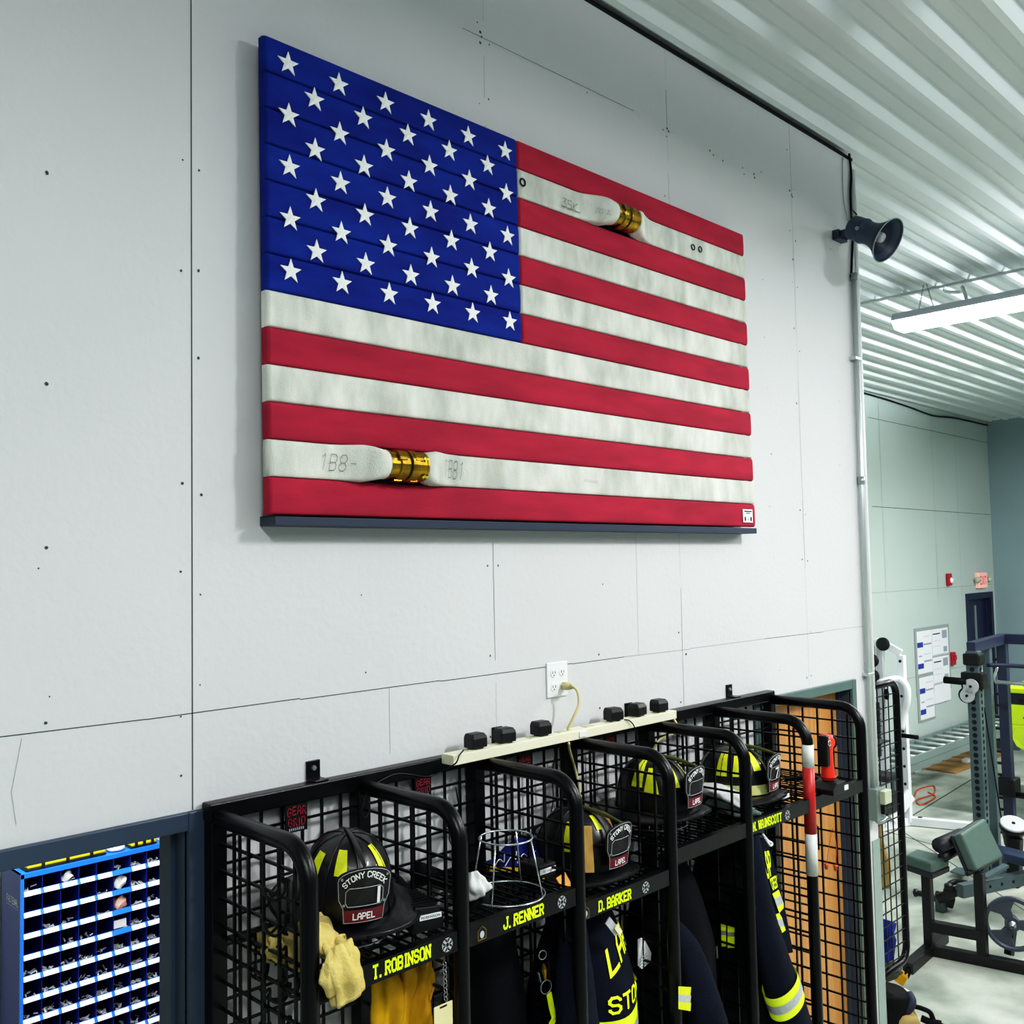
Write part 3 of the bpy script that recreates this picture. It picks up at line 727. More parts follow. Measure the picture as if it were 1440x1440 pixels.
    if mark == 'bar':
        k = panel([(.029, .058), (.036, .058), (.036, .098), (.029, .098)], .002); place(k, Mx).build('number_bar', white, sh)
    elif mark == 'seven':
        k = MB(); text(k, '7', lambda u, v: shield_pt(-.014+.034*u, .058+.038*v, .002), th=1.1); place(k, Mx).build('number', whitet, sh)
    for x, z in ((-.052, .122), (.052, .122), (-.046, .060), (.046, .060)):
        p = shield_pt(x, z, .001); k = MB(); k.lathe([(0, .002), (.003, .0015), (.0035, 0)], p, (0, -1, 0), 8); place(k, Mx).build('rivet', steel, sh)
    # front holder arching from the crown to the leather
    k = MB(); pth = smoothpath([(0, .03, HH+.000), (0, -.02, HH+.005), (0, -.07, HH+.002), (0, -.118, HH-.004), shield_pt(0, .143, -.004)], 5)
    k.tube(pth, [.004+.003*math.sin(i/(len(pth)-1)*PI) for i in range(len(pth))], 8); place(k, Mx).build('crown_holder', crest or helm, t, smooth=True)
    for th0, th1, p0, p1, sk in patches:
        k = MB(); k.grid(lambda u, v: dome_pt(th0+(th1-th0)*u + sk*(v-.5)*(1 if u < .5 else -1), p0+(p1-p0)*v, .0022), 6, 6); place(k, Mx).build('reflective_patch', limeP, t)
    if band:
        k = MB(); k.grid(lambda u, v: dome_pt(u*2*PI, .02+.12*v, .0035), 60, 2, True); place(k, Mx).build('band', band, t)
    if wedge:
        for th, m, w_ in ((-.78, wedgew, .018), (1.25, wedgew, .014)):
            c = dome_pt(th, .1, .012); d = Vector((math.sin(th), -math.cos(th), 0)); s_ = Vector((math.cos(th), math.sin(th), 0))
            k = MB(); b0 = c - Vector((0, 0, .012)); hgt = Vector((0, 0, .118)) - d*.028
            q4 = [b0+s_*w_+d*.030, b0-s_*w_+d*.030, b0-s_*w_-d*.004, b0+s_*w_-d*.004]
            q5 = [b0+hgt+s_*w_+d*.006, b0+hgt-s_*w_+d*.006, b0+hgt-s_*w_-d*.002, b0+hgt+s_*w_-d*.002]
            k.add(q4+q5, [(3,2,1,0), (4,5,6,7), (0,1,5,4), (1,2,6,5), (2,3,7,6), (3,0,4,7)])
            place(k, Mx).build('wooden_wedge', m, t, bev=.002)
        k = MB(); k.tube([dome_pt(i/40*2*PI, .3, .014 if abs(math.sin(i/40*PI)) > .2 else .004) for i in range(41)], .004, 5); place(k, Mx).build('strap', blackr, t)
    return t
def stand(label, cx, cy, cz, r0=.102, r1=.072, h=.150):
    t = MB(); t.ring((cx, cy, cz+.003), (0, 0, 1), r0, .0026, 36); t.ring((cx, cy, cz+h), (0, 0, 1), r1, .0026, 32)
    for a in (.4, .4+PI/2, .4+PI, .4+1.5*PI): t.tube([(cx+r0*math.cos(a), cy+r0*math.sin(a), cz+.003), (cx+r1*math.cos(a), cy+r1*math.sin(a), cz+h)], .0024, 6)
    return tag(t.build('helmet_stand', wire, None, smooth=True), label, 'stand', 'wire helmet stands')
SZ = [s+.001 for s in SHELF]
h1 = at(508, 1275, 1, -.255)
stand('bright wire stand under the black helmet on the leftmost shelf', .262, -.268, SZ[0], .098, .07, .075)
helmet('black fire helmet in the leftmost bay, white bar on its leather front, no wedge', .262, -.262, SZ[0]+.080, -.38, pitch=.13, mark='bar',
       patches=((-.62, -.30, .42, .72, .0), (-1.35, -1.05, .28, .62, .0), (.62, .86, .38, .72, .0)))
p = at(713, 1258, 2, SZ[1])
stand('empty bright wire helmet stand on the second shelf from the left', p.x, p.y, SZ[1])
helmet('black fire helmet in the third bay with wooden wedges strapped on both sides', 1.125, -.235, SZ[2]+.022, .06, pitch=.03, mark='none',
       patches=((-1.35, -1.0, .22, .62, .0), (-.35, -.12, .5, .75, 0), (1.0, 1.3, .3, .6, 0)), wedge=True, crest=mat('holder_olive_reflection', '#4a4d1c', .5))  # olive on the crown holder imitates a yellow-green reflection
stand('bright wire stand under the black helmet on the fourth shelf', 1.545, -.225, SZ[3], .105, .075, .075)
helmet('black fire helmet on a wire stand in the fourth bay, bare shelf edge below', 1.545, -.215, SZ[3]+.058, .10, mark='none',
       patches=((-1.75, -1.42, .30, .80, .0), (-1.32, -1.02, .22, .62, .1), (-.62, -.30, .30, .66, 0), (.4, .7, .3, .62, 0)), crest=mat('holder_olive_reflection', '#4a4d1c', .5))
helmet('black fire helmet with pale band and white number, on gloves in the fifth bay', 2.000, -.235, SZ[4]+.032, .16, mark='seven',
       patches=((-1.72, -1.40, .26, .72, .0), (-1.2, -.95, .26, .62, .1), (-.55, -.22, .34, .70, 0), (.4, .7, .3, .62, 0)), band=mat('lime_cream', '#c9cd86', .5), crest=mat('holder_olive_reflection', '#4a4d1c', .5))
# ================================================================== CLOTH AND GEAR
def cloth(name, path, radii, m, folds=5, amp=.18, seed=0, flat_=1., label=None, cat=None, parent=None, n=28, k=7, fax=None, group=None):
    """a soft tube with lengthwise folds; flat_ < 1 squashes it along fax"""
    rnd = random.Random(seed); P = smoothpath(path, k); N = len(P)
    R = [radii[0]]*N
    for i in range(N):
        t = i/(N-1)*(len(radii)-1); a = min(int(t), len(radii)-2); R[i] = radii[a]+(radii[a+1]-radii[a])*(t-a)
    ph = [rnd.uniform(0, 6.28) for _ in range(6)]; b = MB(); vs = []; nrm = None
    for i in range(N):
        tg = (P[min(i+1, N-1)]-P[max(i-1, 0)]).normalized()
        if fax is not None: nrm = Vector(fax); nrm = (nrm-tg*nrm.dot(tg)).normalized()
        elif nrm is None: nrm = tg.orthogonal().normalized()
        else: nrm = (nrm-tg*nrm.dot(tg)).normalized()
        w = tg.cross(nrm); t = i/(N-1)
        for j in range(n):
            a = 2*PI*j/n
            r = R[i]*(1 + amp*math.sin(folds*a+ph[0]+2.2*t)*.6 + amp*.5*math.sin((folds+2)*a+ph[1]-3*t) + amp*.5*math.sin(9*t+ph[2]+2*a) + rnd.uniform(-.02, .02))
            vs.append(P[i] + nrm*math.cos(a)*r*flat_ + w*math.sin(a)*r)
    b.add(vs, [(i*n+j, i*n+(j+1) % n, (i+1)*n+(j+1) % n, (i+1)*n+j) for i in range(N-1) for j in range(n)] + [tuple(range(n))[::-1], tuple(range((N-1)*n, N*n))])
    o = b.build(name, m, parent, smooth=True)
    if label: tag(o, label, cat, group)
    return o
hd = thing('protective_hood', 'cream knit protective hood draped over the front of the leftmost shelf', 'hood', (.1, -.4, 1.85))
cloth('hood_fold', [at(362, 1322, 0, .085), at(385, 1324, 0, .095), at(420, 1328, 0, .105), at(450, 1326, 0, .12), at(480, 1338, 1, -.458), at(494, 1346, 1, -.465)], [.018, .036, .050, .046, .030, .012], tan, 3, .30, 3, .6, parent=hd, fax=(0, -1, .3))
cloth('hood_fold', [at(436, 1290, 0, .12), at(442, 1304, 0, .12), at(456, 1322, 1, -.41), at(470, 1340, 1, -.44)], [.026, .044, .040, .02], tan, 3, .28, 5, .6, parent=hd, fax=(0, -1, .3))
cloth('hood_fold', [at(472, 1330, 1, -.455), at(480, 1352, 1, -.470), at(486, 1376, 1, -.474), at(490, 1405, 1, -.474)], [.022, .038, .044, .034], tan, 5, .26, 18, .5, parent=hd, fax=(0, -1, .15))
cloth('hood_fold', [at(462, 1352, 1, -.468), at(466, 1375, 1, -.474), at(470, 1398, 1, -.476)], [.014, .024, .016], tan, 3, .2, 8, .6, parent=hd, fax=(0, -1, .2))
cloth('hood_roll', [at(374, 1332, 0, .068), at(384, 1340, 0, .066), at(392, 1330, 0, .07), at(386, 1320, 0, .08)], [.016, .020, .020, .014], tan, 3, .2, 9, .8, parent=hd)
# leftmost bay, right part of the shelf
z = SZ[0]
rc = thing('radio_case', 'black ribbed radio case with a white name label, right of the leftmost helmet', 'radio case', (.415, -.36, z))
R = Matrix.Translation((.418, -.345, z+.004)) @ Matrix.Rotation(-.25, 4, 'Z')
k = MB(); k.prism([(-.05, -.065, .0), (.035, -.065, .0), (.035, -.065, .032), (.02, -.065, .055), (-.04, -.065, .06)], (0, .13, 0)); place(k, R).build('case_shell', blackp, rc, bev=.003)
k = MB()
for j in range(7): k.box(-.052, -.049, -.062+.018*j, -.052+.018*j, .004, .058); k.box(-.04, .02, -.062+.018*j, -.055+.018*j, .058, .063)
place(k, R).build('case_rib', blackr, rc)
k = MB().box(-.030, .028, -.0672, -.0652, .028, .040); lb = place(k, R).build('name_label', white, rc)
k = MB(); text(k, 'ROBINSON', flat((-.026, -.0676, .031), (.05, 0, 0), (0, 0, .006)), th=.9); place(k, R).build('label_print', inkd, lb)
gp = thing('harness_bundle', 'heap of black straps and breathing gear behind the radio case in the leftmost bay', 'harness', (.38, -.2, z))
cloth('mask_body', [(.30, -.13, z+.045), (.36, -.15, z+.075), (.42, -.14, z+.075), (.455, -.12, z+.05)], [.03, .052, .055, .03], blackr, 3, .18, 11, .8, parent=gp)
cloth('strap_roll', [(.395, -.22, z+.03), (.43, -.25, z+.055), (.455, -.20, z+.05), (.44, -.1, z+.06)], [.02, .026, .026, .02], navyd, 3, .2, 12, parent=gp)
k = MB().tube(smoothpath([(.32, -.30, z+.012), (.35, -.27, z+.05), (.40, -.26, z+.062), (.44, -.28, z+.035), (.45, -.31, z+.01)], 6), .007, 6)
k.build('hose', blackp, gp, smooth=True)
k = MB(); k.lathe([(0, .008), (.012, .006), (.014, 0)], (.335, -.205, z+.09), (-.3, -.8, .4), 12); k.build('valve_cap', steel, gp)
k = MB(); k.ring((.325, -.345, z+.018), (.3, -.8, .3), .014, .003, 18, 6); k.build('brass_ring', brass, gp, smooth=True)
k = MB(); k.box(.405, .432, -.30, -.295, z+.045, z+.055); k.build('buckle', steel, gp, bev=.002)
tag(MB().tube(smoothpath([at(583, 1222, 1, -.05), at(610, 1232, 1, -.06), at(640, 1244, 1, -.06)], 5), [.024]*11, 10).build('strap_webbing', navyd, None, smooth=True), 'broad dark webbing strap along the back mesh of the leftmost bay', 'strap')
# ID tag and chain under the first name rail
tg = thing('hanging_tag', 'cream hanging tag on a clip under the leftmost name rail', 'tag', at(625, 1400, 1, -.43))
a = at(625, 1352, 1, -.432); b_ = at(627, 1408, 1, -.432)
k = MB(); n = 9
for j in range(n):
    c = a.lerp(b_, (j+.5)/n); k.ring(c, (0, 1, 0) if j % 2 else (1, 0, 0), .0055, .0013, 12, 5)
k.build('clip_chain', steel, tg, smooth=True)
c = at(622, 1412, 1, -.432)
k = MB().box(c.x-.027, c.x+.031, -.434, -.431, c.z-.11, c.z); k.build('tag_card', cream, tg, bev=.001)
k = MB().box(c.x-.010, c.x+.012, -.4352, -.4346, c.z-.007, c.z-.003); k.build('tag_slot', inkd, tg)
# yellow leather gauntlets under the first shelf
yg = thing('work_glove', 'yellow leather gauntlets hanging below the leftmost name rail', 'gloves', (.33, -.3, 1.55))
for j, (pxs, r, sd) in enumerate((((541, 545, 548), .036, 1), ((566, 566, 564), .034, 2), ((590, 590, 586), .034, 4))):
    cloth('glove_fold', [at(pxs[0], 1340, 1, -.30), at(pxs[1], 1385, 1, -.32), at(pxs[2], 1440, 1, -.32), at(pxs[2], 1500, 1, -.30)], [r*.8, r*1.1, r, r*.8], yellowg, 4, .42, sd, .7, parent=yg, fax=(0, 1, 0))
# second bay
z = SZ[1]
bn = cloth('bandana', [at(690, 1222, 1, -.07), at(720, 1205, 1, -.10), at(752, 1198, 1, -.12), at(778, 1202, 1, -.13)], [.03, .05, .058, .05], royal, 3, .25, 21, .6, 'royal blue patterned cloth bundled at the back of the second shelf', 'cloth', fax=(0, 0, 1))
k = MB()
for q_ in range(5):
    c = at(700+q_*17, 1214-q_*4, 1, -.150); k.tube(smoothpath([c+Vector((-.02, 0, -.012)), c+Vector((0, -.006, .012)), c+Vector((.025, 0, -.002)), c+Vector((.03, .002, .02))], 4), .0016, 5)
k.build('printed_line', whitet, bn)
k = MB(); a = at(689, 1222, 1, -.14); b_ = at(737, 1224, 1, -.16); k.bar(a, b_, .004, .014); k.bar(b_, b_+Vector((.02, -.02, -.02)), .004, .014)
tag(k.build('webbing_strap', mat('yellow_strap', '#d8b41c', .6), None, bev=.001), 'narrow yellow strap in front of the blue cloth on the second shelf', 'strap')
def tagcard(label, px, py, w, h, m, y, tilt, lab=None, cat='tag'):
    c = at(px, py, 1, y); R = Matrix.Translation(c) @ Matrix.Rotation(tilt, 4, 'X') @ Matrix.Rotation(tilt*.3, 4, 'Y')
    t = thing('accountability_tag', label, cat, tuple(c))
    k = MB().box(-w/2, w/2, -.002, .002, -h/2, h/2); place(k, R).build('tag_plate', m, t, bev=.001)
    if lab: k = MB().box(-w*.48, w*.48, -.0035, -.0021, -h*.4, h*.4); place(k, R).build('tag_label', lab, t)
    return t
tagcard('small yellow tag lying left of the labelled black case on the second shelf', 757, 1228, .030, .055, mat('yellow_strap', '#d8b41c', .6), -.27, -.9)
cs = thing('labelled_case', 'small black case with a white name label near the front of the second shelf', 'case', (.80, -.33, z))
c = at(773, 1246, 1, -.34); zc = z+.002
k = MB().box(c.x-.036, c.x+.034, -.335, -.25, zc, zc+.036); k.build('case_shell', blackp, cs, bev=.004)
k = MB().box(c.x-.033, c.x+.031, -.3365, -.335, zc+.012, zc+.026); l_ = k.build('name_label', white, cs)
k = MB(); text(k, 'RENNER', flat((c.x-.022, -.3369, zc+.016), (.044, 0, 0), (0, 0, .006)), th=.9); k.build('label_print', greyp, l_)
tagcard('square orange tag beside the third rack hoop on the second shelf', 793, 1240, .042, .040, orange, -.36, -.55)
cloth('crumpled_rag', [at(664, 1226, 1, -.36), at(668, 1243, 1, -.37), at(676, 1258, 1, -.375)], [.012, .026, .024], whitecl, 4, .35, 31, .6, 'crumpled white rag at the left end of the second shelf', 'rag')
cloth('gear_pouch', [at(664, 1262, 1, -.33), at(672, 1272, 1, -.33), at(682, 1278, 1, -.32)], [.03, .036, .024], blackr, 3, .15, 32, .8, 'small black pouch under the white rag on the second shelf', 'pouch')
cloth('glove_cuff', [at(648, 1285, 1, -.40), at(652, 1300, 1, -.41), at(656, 1312, 1, -.41)], [.006, .010, .006], whitecl, 3, .2, 33, 1, 'white cuff sticking out behind the second rack hoop', 'glove')
# key ring and lime lanyard in the second bay
kr = thing('key_clip', 'key ring on a clip hanging inside the second bay', 'keys', at(763, 1340, 1, -.36))
k = MB(); k.ring(at(763, 1343, 1, -.36), (.3, 1, 0), .012, .0016, 18, 5); k.ring(at(768, 1388, 1, -.36), (.2, 1, 0), .018, .0016, 18, 5); k.build('key_ring', steel, kr, smooth=True)
k = MB(); a = at(764, 1355, 1, -.36); b_ = at(767, 1378, 1, -.36)
k.tube([a, a.lerp(b_, .3), a.lerp(b_, .6), b_], [.004, .009, .007, .003], 8); k.build('clip_body', brass, kr)
k = MB(); k.bar(at(757, 1368, 1, -.37), at(760, 1381, 1, -.37), .006, .002); k.build('key_blade', steel, kr)
ly = MB(); P_ = [at(772, 1397, 1, -.36), at(776, 1418, 1, -.36), at(780, 1432, 1, -.365), at(774, 1442, 1, -.365), at(768, 1460, 1, -.365)]
for a, b_ in zip(P_[:-1], P_[1:]): ly.bar(a, b_, .018, .003, (0, 1, 0))
tag(ly.build('lime_lanyard', lime, None), 'lime reflective strap hanging from the key ring in the second bay', 'strap')
# ------------------------------------------------------------------ turnout coats
def coat(label, cx, cy, zt, zb, ax, ay, m, seed, folds=6, top=.35, lean=(0, 0)):
    """hanging coat: shoulders narrow at the hook, body with vertical folds. Returns the thing and its surface function S(theta, t, off)"""
    t = thing('turnout_coat', label, 'coat', (cx, cy, zb)); rnd = random.Random(seed); ph = [rnd.uniform(0, 6) for _ in range(4)]
    def S(th, s_, off=0.):
        g = top + (1-top)*min(1, s_*3.2)**.6; g *= 1+.10*s_
        f = 1 + (.05*math.sin(folds*th+ph[0]+1.5*s_) + .03*math.sin((folds+3)*th+ph[1]) )*min(1, s_*2.5)
        cl = .25 if s_ < .02 else 1
        return Vector((cx+lean[0]*s_ + math.cos(th)*(ax*g*f+off), cy+lean[1]*s_ + math.sin(th)*(ay*g*f+off), zt+(zb-zt)*s_ - .03*(1-abs(math.cos(th)))*0))
    k = MB(); k.grid(lambda u, v: S(u*2*PI, v**1.3), 56, 26, True)
    n = 56; k.add([k.v[i] for i in range(n)], [tuple(range(n))]); k.build('coat_body', m, t, smooth=True)
    return t, S
def bandstrip(t, S, th0, th1, s0, s1, m, name='reflective_trim', off=.004):
    k = MB(); k.grid(lambda u, v: S(th0+(th1-th0)*u, s0+(s1-s0)*v, off), 24, 3); return k.build(name, m, t, smooth=True)
D = math.radians
# third bay coat
c3, S3 = coat('navy turnout coat in the third bay with lime lettering and a wide trim band', 1.095, -.275, 1.815, .95, .155, .150, navy, 2, folds=3, top=.30)
def wrap(S, th0, th1, s0, s1, arcv=0., off=.004):
    return lambda u, v: S(th0+(th1-th0)*u, s1+(s0-s1)*v - arcv*math.sin(u*PI), off)
k = MB(); text(k, 'LAPEL', wrap(S3, D(-106), D(-4), .165, .25, .05), th=1.1, gap=1.8, dense=4); k.build('back_lettering', limeT, c3)
k = MB(); text(k, 'STONY CREEK', wrap(S3, D(-112), D(60), .30, .355), th=1.1, gap=1.8, dense=4); k.build('back_lettering', limeT, c3)
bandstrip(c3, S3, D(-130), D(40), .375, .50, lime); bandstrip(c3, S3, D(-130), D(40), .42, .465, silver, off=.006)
cloth('sleeve', [(.965, -.36, 1.775), (.925, -.395, 1.66), (.925, -.405, 1.5), (.965, -.41, 1.3), (.99, -.40, 1.05)], [.04, .052, .062, .068, .066], navy, 2, .08, 41, .85, parent=c3, fax=(0, 1, 0))
k = MB(); a = at(854, 1294, 1, -.42); k.bar(a, at(868, 1312, 1, -.43), .024, .004, (0, 1, 0)); k.build('hang_loop', silver, c3)
k = MB(); k.bar(at(866, 1303, 1, -.435), at(873, 1313, 1, -.435), .016, .004, (0, 1, 0)); k.build('loop_tab', cream, c3)
pt = at(905, 1342, 1, -.30)
k = MB(); k.prism([at(897, 1322, 1, -.32), at(905, 1318, 1, -.32), at(916, 1340, 1, -.32), at(915, 1352, 1, -.32), at(903, 1363, 1, -.32), at(897, 1358, 1, -.32)], (.003, .004, 0))
k.cur = 1
for j in range(4): k.bar(at(899, 1362-j*4, 1, -.3215), at(913-j, 1352-j*4, 1, -.3215), .0012, .0012)
tag(k.build('paper_card', [whitecl, greyp], None), 'pale card hanging between the coats of the third and fourth bays', 'card')
# second bay: plain black coat
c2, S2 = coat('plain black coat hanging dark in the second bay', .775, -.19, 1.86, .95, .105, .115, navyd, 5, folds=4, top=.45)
# fourth bay coat
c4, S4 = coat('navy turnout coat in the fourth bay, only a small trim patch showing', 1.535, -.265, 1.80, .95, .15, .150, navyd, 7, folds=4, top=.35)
cloth('sleeve', [at(940, 1290, 1, -.38), at(962, 1330, 1, -.41), at(978, 1375, 1, -.42), at(992, 1430, 1, -.43), at(1002, 1490, 1, -.43)], [.02, .05, .066, .078, .08], navy, 2, .08, 43, .7, parent=c4, fax=(0, 1, 0))
k = MB()
q_ = [(956, 1388), (963, 1385), (972, 1391), (970, 1405), (964, 1421), (955, 1414)]
yy = -.487
for a, b_, m_ in ((0., .36, limeP), (.36, .66, silver), (.66, 1., limeP)):
    k = MB(); k.quad(at(954, 1387+32*a, 1, yy), at(954, 1387+32*b_, 1, yy), at(971, 1388+34*b_, 1, yy), at(972, 1388+34*a, 1, yy)); k.build('trim_patch', m_, c4)
# fifth bay coat
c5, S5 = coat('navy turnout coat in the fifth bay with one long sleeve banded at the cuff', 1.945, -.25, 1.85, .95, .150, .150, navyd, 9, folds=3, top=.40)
slp = [at(1058, 1172, 1, -.42), at(1060, 1215, 1, -.43), at(1068, 1275, 1, -.435), at(1084, 1340, 1, -.44), at(1106, 1410, 1, -.445), at(1126, 1480, 1, -.445)]
cloth('sleeve', slp, [.03, .048, .058, .070, .080, .080], navy, 2, .05, 45, .62, parent=c5, fax=(0, 1, 0))
def sleeve_band(t0, t1, m, off, nm='cuff_trim'):
    P_ = smoothpath(slp, 7); k = MB(); vs = []; n = 30; N = 6
    for i in range(N+1):
        t = t0+(t1-t0)*i/N; f = t*(len(P_)-1); a = min(int(f), len(P_)-2); c = P_[a].lerp(P_[a+1], f-a); tg_ = (P_[a+1]-P_[a]).normalized()
        nr = (Vector((0, 1, 0))-tg_*tg_.y).normalized(); w_ = tg_.cross(nr); r = .0825+off
        vs += [c + nr*math.cos(2*PI*j/n)*r*.66 + w_*math.sin(2*PI*j/n)*r for j in range(n)]
    k.add(vs, [(i*n+j, i*n+(j+1) % n, (i+1)*n+(j+1) % n, (i+1)*n+j) for i in range(N) for j in range(n)]); k.build(nm, m, c5, smooth=True)
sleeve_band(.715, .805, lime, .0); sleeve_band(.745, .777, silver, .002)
# back panel edge of the fifth coat
yb = -.41
pan = [at(1066, 1180, 1, yb), at(1080, 1182, 1, yb), at(1092, 1225, 1, yb), at(1106, 1285, 1, yb), at(1116, 1340, 1, yb), at(1090, 1345, 1, yb), at(1074, 1250, 1, yb)]
k = MB(); k.prism(pan, (.03, .06, 0)); k.build('back_panel', navy, c5, bev=.004)
yt = yb-.005
def lerp2(a, b, t): return (a[0]+(b[0]-a[0])*t, a[1]+(b[1]-a[1])*t)
def edge_fn(L0, L1, R0, R1):
    return lambda u, v: at(*lerp2(lerp2(L1, L0, v), lerp2(R1, R0, v), u), 1, yt)
k = MB(); text(k, 'LAP', edge_fn((1070, 1198), (1080, 1236), (1082, 1196), (1086, 1232)), th=1.3); k.build('back_lettering', limeT, c5)
k = MB(); text(k, 'CREEK', edge_fn((1082, 1236), (1087, 1252), (1092, 1230), (1094, 1248)), th=1.3); k.build('back_lettering', limeT, c5)
for (L0, R0, L1, R1, m_) in (((1086, 1257), (1095, 1251), (1089, 1264), (1098, 1259), lime), ((1089, 1264), (1098, 1259), (1093, 1276), (1102, 1270), silver), ((1093, 1276), (1102, 1270), (1096, 1284), (1102, 1277), lime),
                           ((1090, 1286), (1096, 1284), (1092, 1294), (1100, 1291), lime), ((1092, 1294), (1100, 1291), (1097, 1304), (1103, 1302), silver), ((1097, 1304), (1103, 1302), (1100, 1312), (1105, 1308), lime)):
    k = MB(); k.quad(at(*L0, 1, yt), at(*L1, 1, yt), at(*R1, 1, yt), at(*R0, 1, yt)); k.build('reflective_trim', m_, c5)
k = MB(); a = at(1073, 1173, 1, -.44); k.tube(smoothpath([a, at(1080, 1182, 1, -.445), at(1086, 1186, 1, -.447), at(1083, 1189, 1, -.447), at(1076, 1178, 1, -.445)], 4), .004, 6); k.build('hang_loop', whitecl, c5)
for (px, dy) in ((1016, 0), (1028, 2)):
    for a, b_, m_ in ((1299+dy, 1309+dy, lime), (1309+dy, 1315+dy, silver), (1315+dy, 1331+dy, lime)):
        xx = 1.78; k = MB(); k.quad(at(px-5, a, 0, xx), at(px-5, b_, 0, xx), at(px+5, b_, 0, xx), at(px+5, a, 0, xx)); k.build('front_trim', m_, c5)
k = MB(); k.bar(at(1008, 1331, 0, 1.775), at(1009, 1348, 0, 1.775), .006, .003); k.build('zip_pull', silver, c5)
# gloves under the fifth helmet
gl = thing('work_gloves', 'pale and grey work gloves under the banded helmet in the fifth bay', 'gloves', (1.86, -.25, SZ[4]))
zz = SZ[4]
cloth('glove_cuff', [at(990, 1108, 1, -.20), at(1010, 1112, 1, -.27), at(1032, 1122, 1, -.34), at(1050, 1136, 1, -.41)], [.03, .042, .045, .022], whitecl, 3, .15, 51, .5, parent=gl, fax=(0, 0, 1))
cloth('glove_palm', [at(1000, 1128, 1, -.24), at(1020, 1134, 1, -.31), at(1042, 1142, 1, -.385), at(1058, 1152, 1, -.42)], [.028, .036, .034, .014], grygl, 3, .2, 52, .5, parent=gl, fax=(0, 0, 1))
k = MB()
for j in range(3):
    a = at(1046+j*5, 1141+j*2, 1, -.40+.02*j); k.tube([a, a+Vector((.03, -.02, -.006)), a+Vector((.055, -.03, -.014))], [.013, .012, .007], 8)
k.build('glove_finger', grygl, gl, smooth=True)
bx = thing('labelled_box', 'small dark box with a white label at the right end of the fifth shelf', 'box', (2.07, -.39, zz))
c = at(1110, 1126, 1, -.40); k = MB().box(2.055, 2.115, -.40, -.30, zz+.001, zz+.035); k.build('box_shell', blackp, bx, bev=.003)
MB().box(2.06, 2.11, -.4015, -.4, zz+.012, zz+.026).build('box_label', white, bx)
# flashlight on its charger in the sixth bay
zz = SZ[5]
fl = thing('flashlight', 'orange-red right-angle flashlight standing upright on the rightmost shelf', 'flashlight', (2.50, -.33, zz))
b0 = at(1163, 1097, 2, zz+.045) + Vector((.01, 0, 0))
k = MB(); k.lathe([(0, 0), (.023, 0), (.027, .012), (.0255, .02), (.023, .06), (.0225, .10), (.025, .125), (.028, .15), (.026, .166), (0, .170)], b0, (-.05, 0, 1), 20); k.build('torch_body', red, fl, smooth=True)
hd_ = b0+Vector((-.007, 0, .138)); k = MB(); k.lathe([(.024, -.01), (.027, .012), (.026, .028)], hd_, (1, .1, 0), 18); k.build('torch_head', red, fl, smooth=True)
k = MB(); k.lathe([(0, .046), (.024, .046), (.029, .043), (.030, .028), (.026, .026)], hd_, (1, .1, 0), 20); k.build('lens_bezel', blackr, fl)
k = MB(); k.box(b0.x-.038, b0.x-.014, b0.y-.020, b0.y+.016, b0.z+.055, b0.z+.168); k.build('belt_clip', blackp, fl, bev=.004)
k = MB(); k.ring((b0.x-.026, b0.y-.024, b0.z+.142), (0, 1, 0), .010, .0022, 18, 6); k.build('clip_ring', wire, fl, smooth=True)
k = MB(); k.ring((b0.x+.001, b0.y, b0.z+.012), (0, 0, 1), .0275, .003, 18, 6); k.build('tail_ring', tapered, fl, smooth=True)
ch = thing('flashlight_charger', 'black charger cradle under the orange-red flashlight, rightmost shelf', 'charger', (2.52, -.34, zz))
cx_ = b0.x; yy0 = b0.y-.05
k = MB(); k.prism([(cx_-.06, yy0, zz+.001), (cx_+.065, yy0, zz+.001), (cx_+.065, yy0, zz+.018), (cx_+.035, yy0, zz+.042), (cx_-.03, yy0, zz+.042), (cx_-.06, yy0, zz+.02)], (0, .12, 0)); k.build('cradle', blackp, ch, bev=.003)
k = MB().box(cx_+.025, cx_+.055, yy0-.0015, yy0, zz+.008, zz+.026); k.build('cradle_label', white, ch)
cloth('folded_strap', [at(1108, 1096, 1, -.28), at(1128, 1094, 1, -.34), at(1142, 1092, 1, -.38), at(1150, 1094, 1, -.40)], [.02, .03, .028, .012], blackr, 3, .12, 61, .35, 'black folded strap lying left of the flashlight on the rightmost shelf', 'strap', fax=(0, 0, 1))
k = MB(); k.tube(smoothpath([(2.30, -.30, zz+.003), (2.31, -.27, zz+.02), (2.315, -.22, zz+.08), (2.32, -.06, zz+.14)], 6), .0022, 6)
tag(k.build('charger_lead', blackp, None), 'thin black lead rising from the rightmost shelf behind the taped post', 'cable')
# ear plugs on a cord hanging on the wooden door mesh
k = MB()
for (px, py) in ((1162, 1218), (1175, 1220)):
    a = at(px, py, 0, 2.60); k.lathe([(0, 0), (.006, .002), (.008, .018), (.011, .022), (0, .024)], a+Vector((0, 0, -.014)), (0, 0, 1), 10)
k.tube(smoothpath([at(1162, 1217, 0, 2.60), at(1166, 1190, 0, 2.60), at(1171, 1165, 0, 2.60), at(1176, 1190, 0, 2.60), at(1175, 1219, 0, 2.60)], 5), .0012, 5)
tag(k.build('corded_earplugs', mat('earplug_orange', '#e06030', .6), None, smooth=True), 'orange corded ear plugs hanging in front of the wooden door', 'ear plugs')
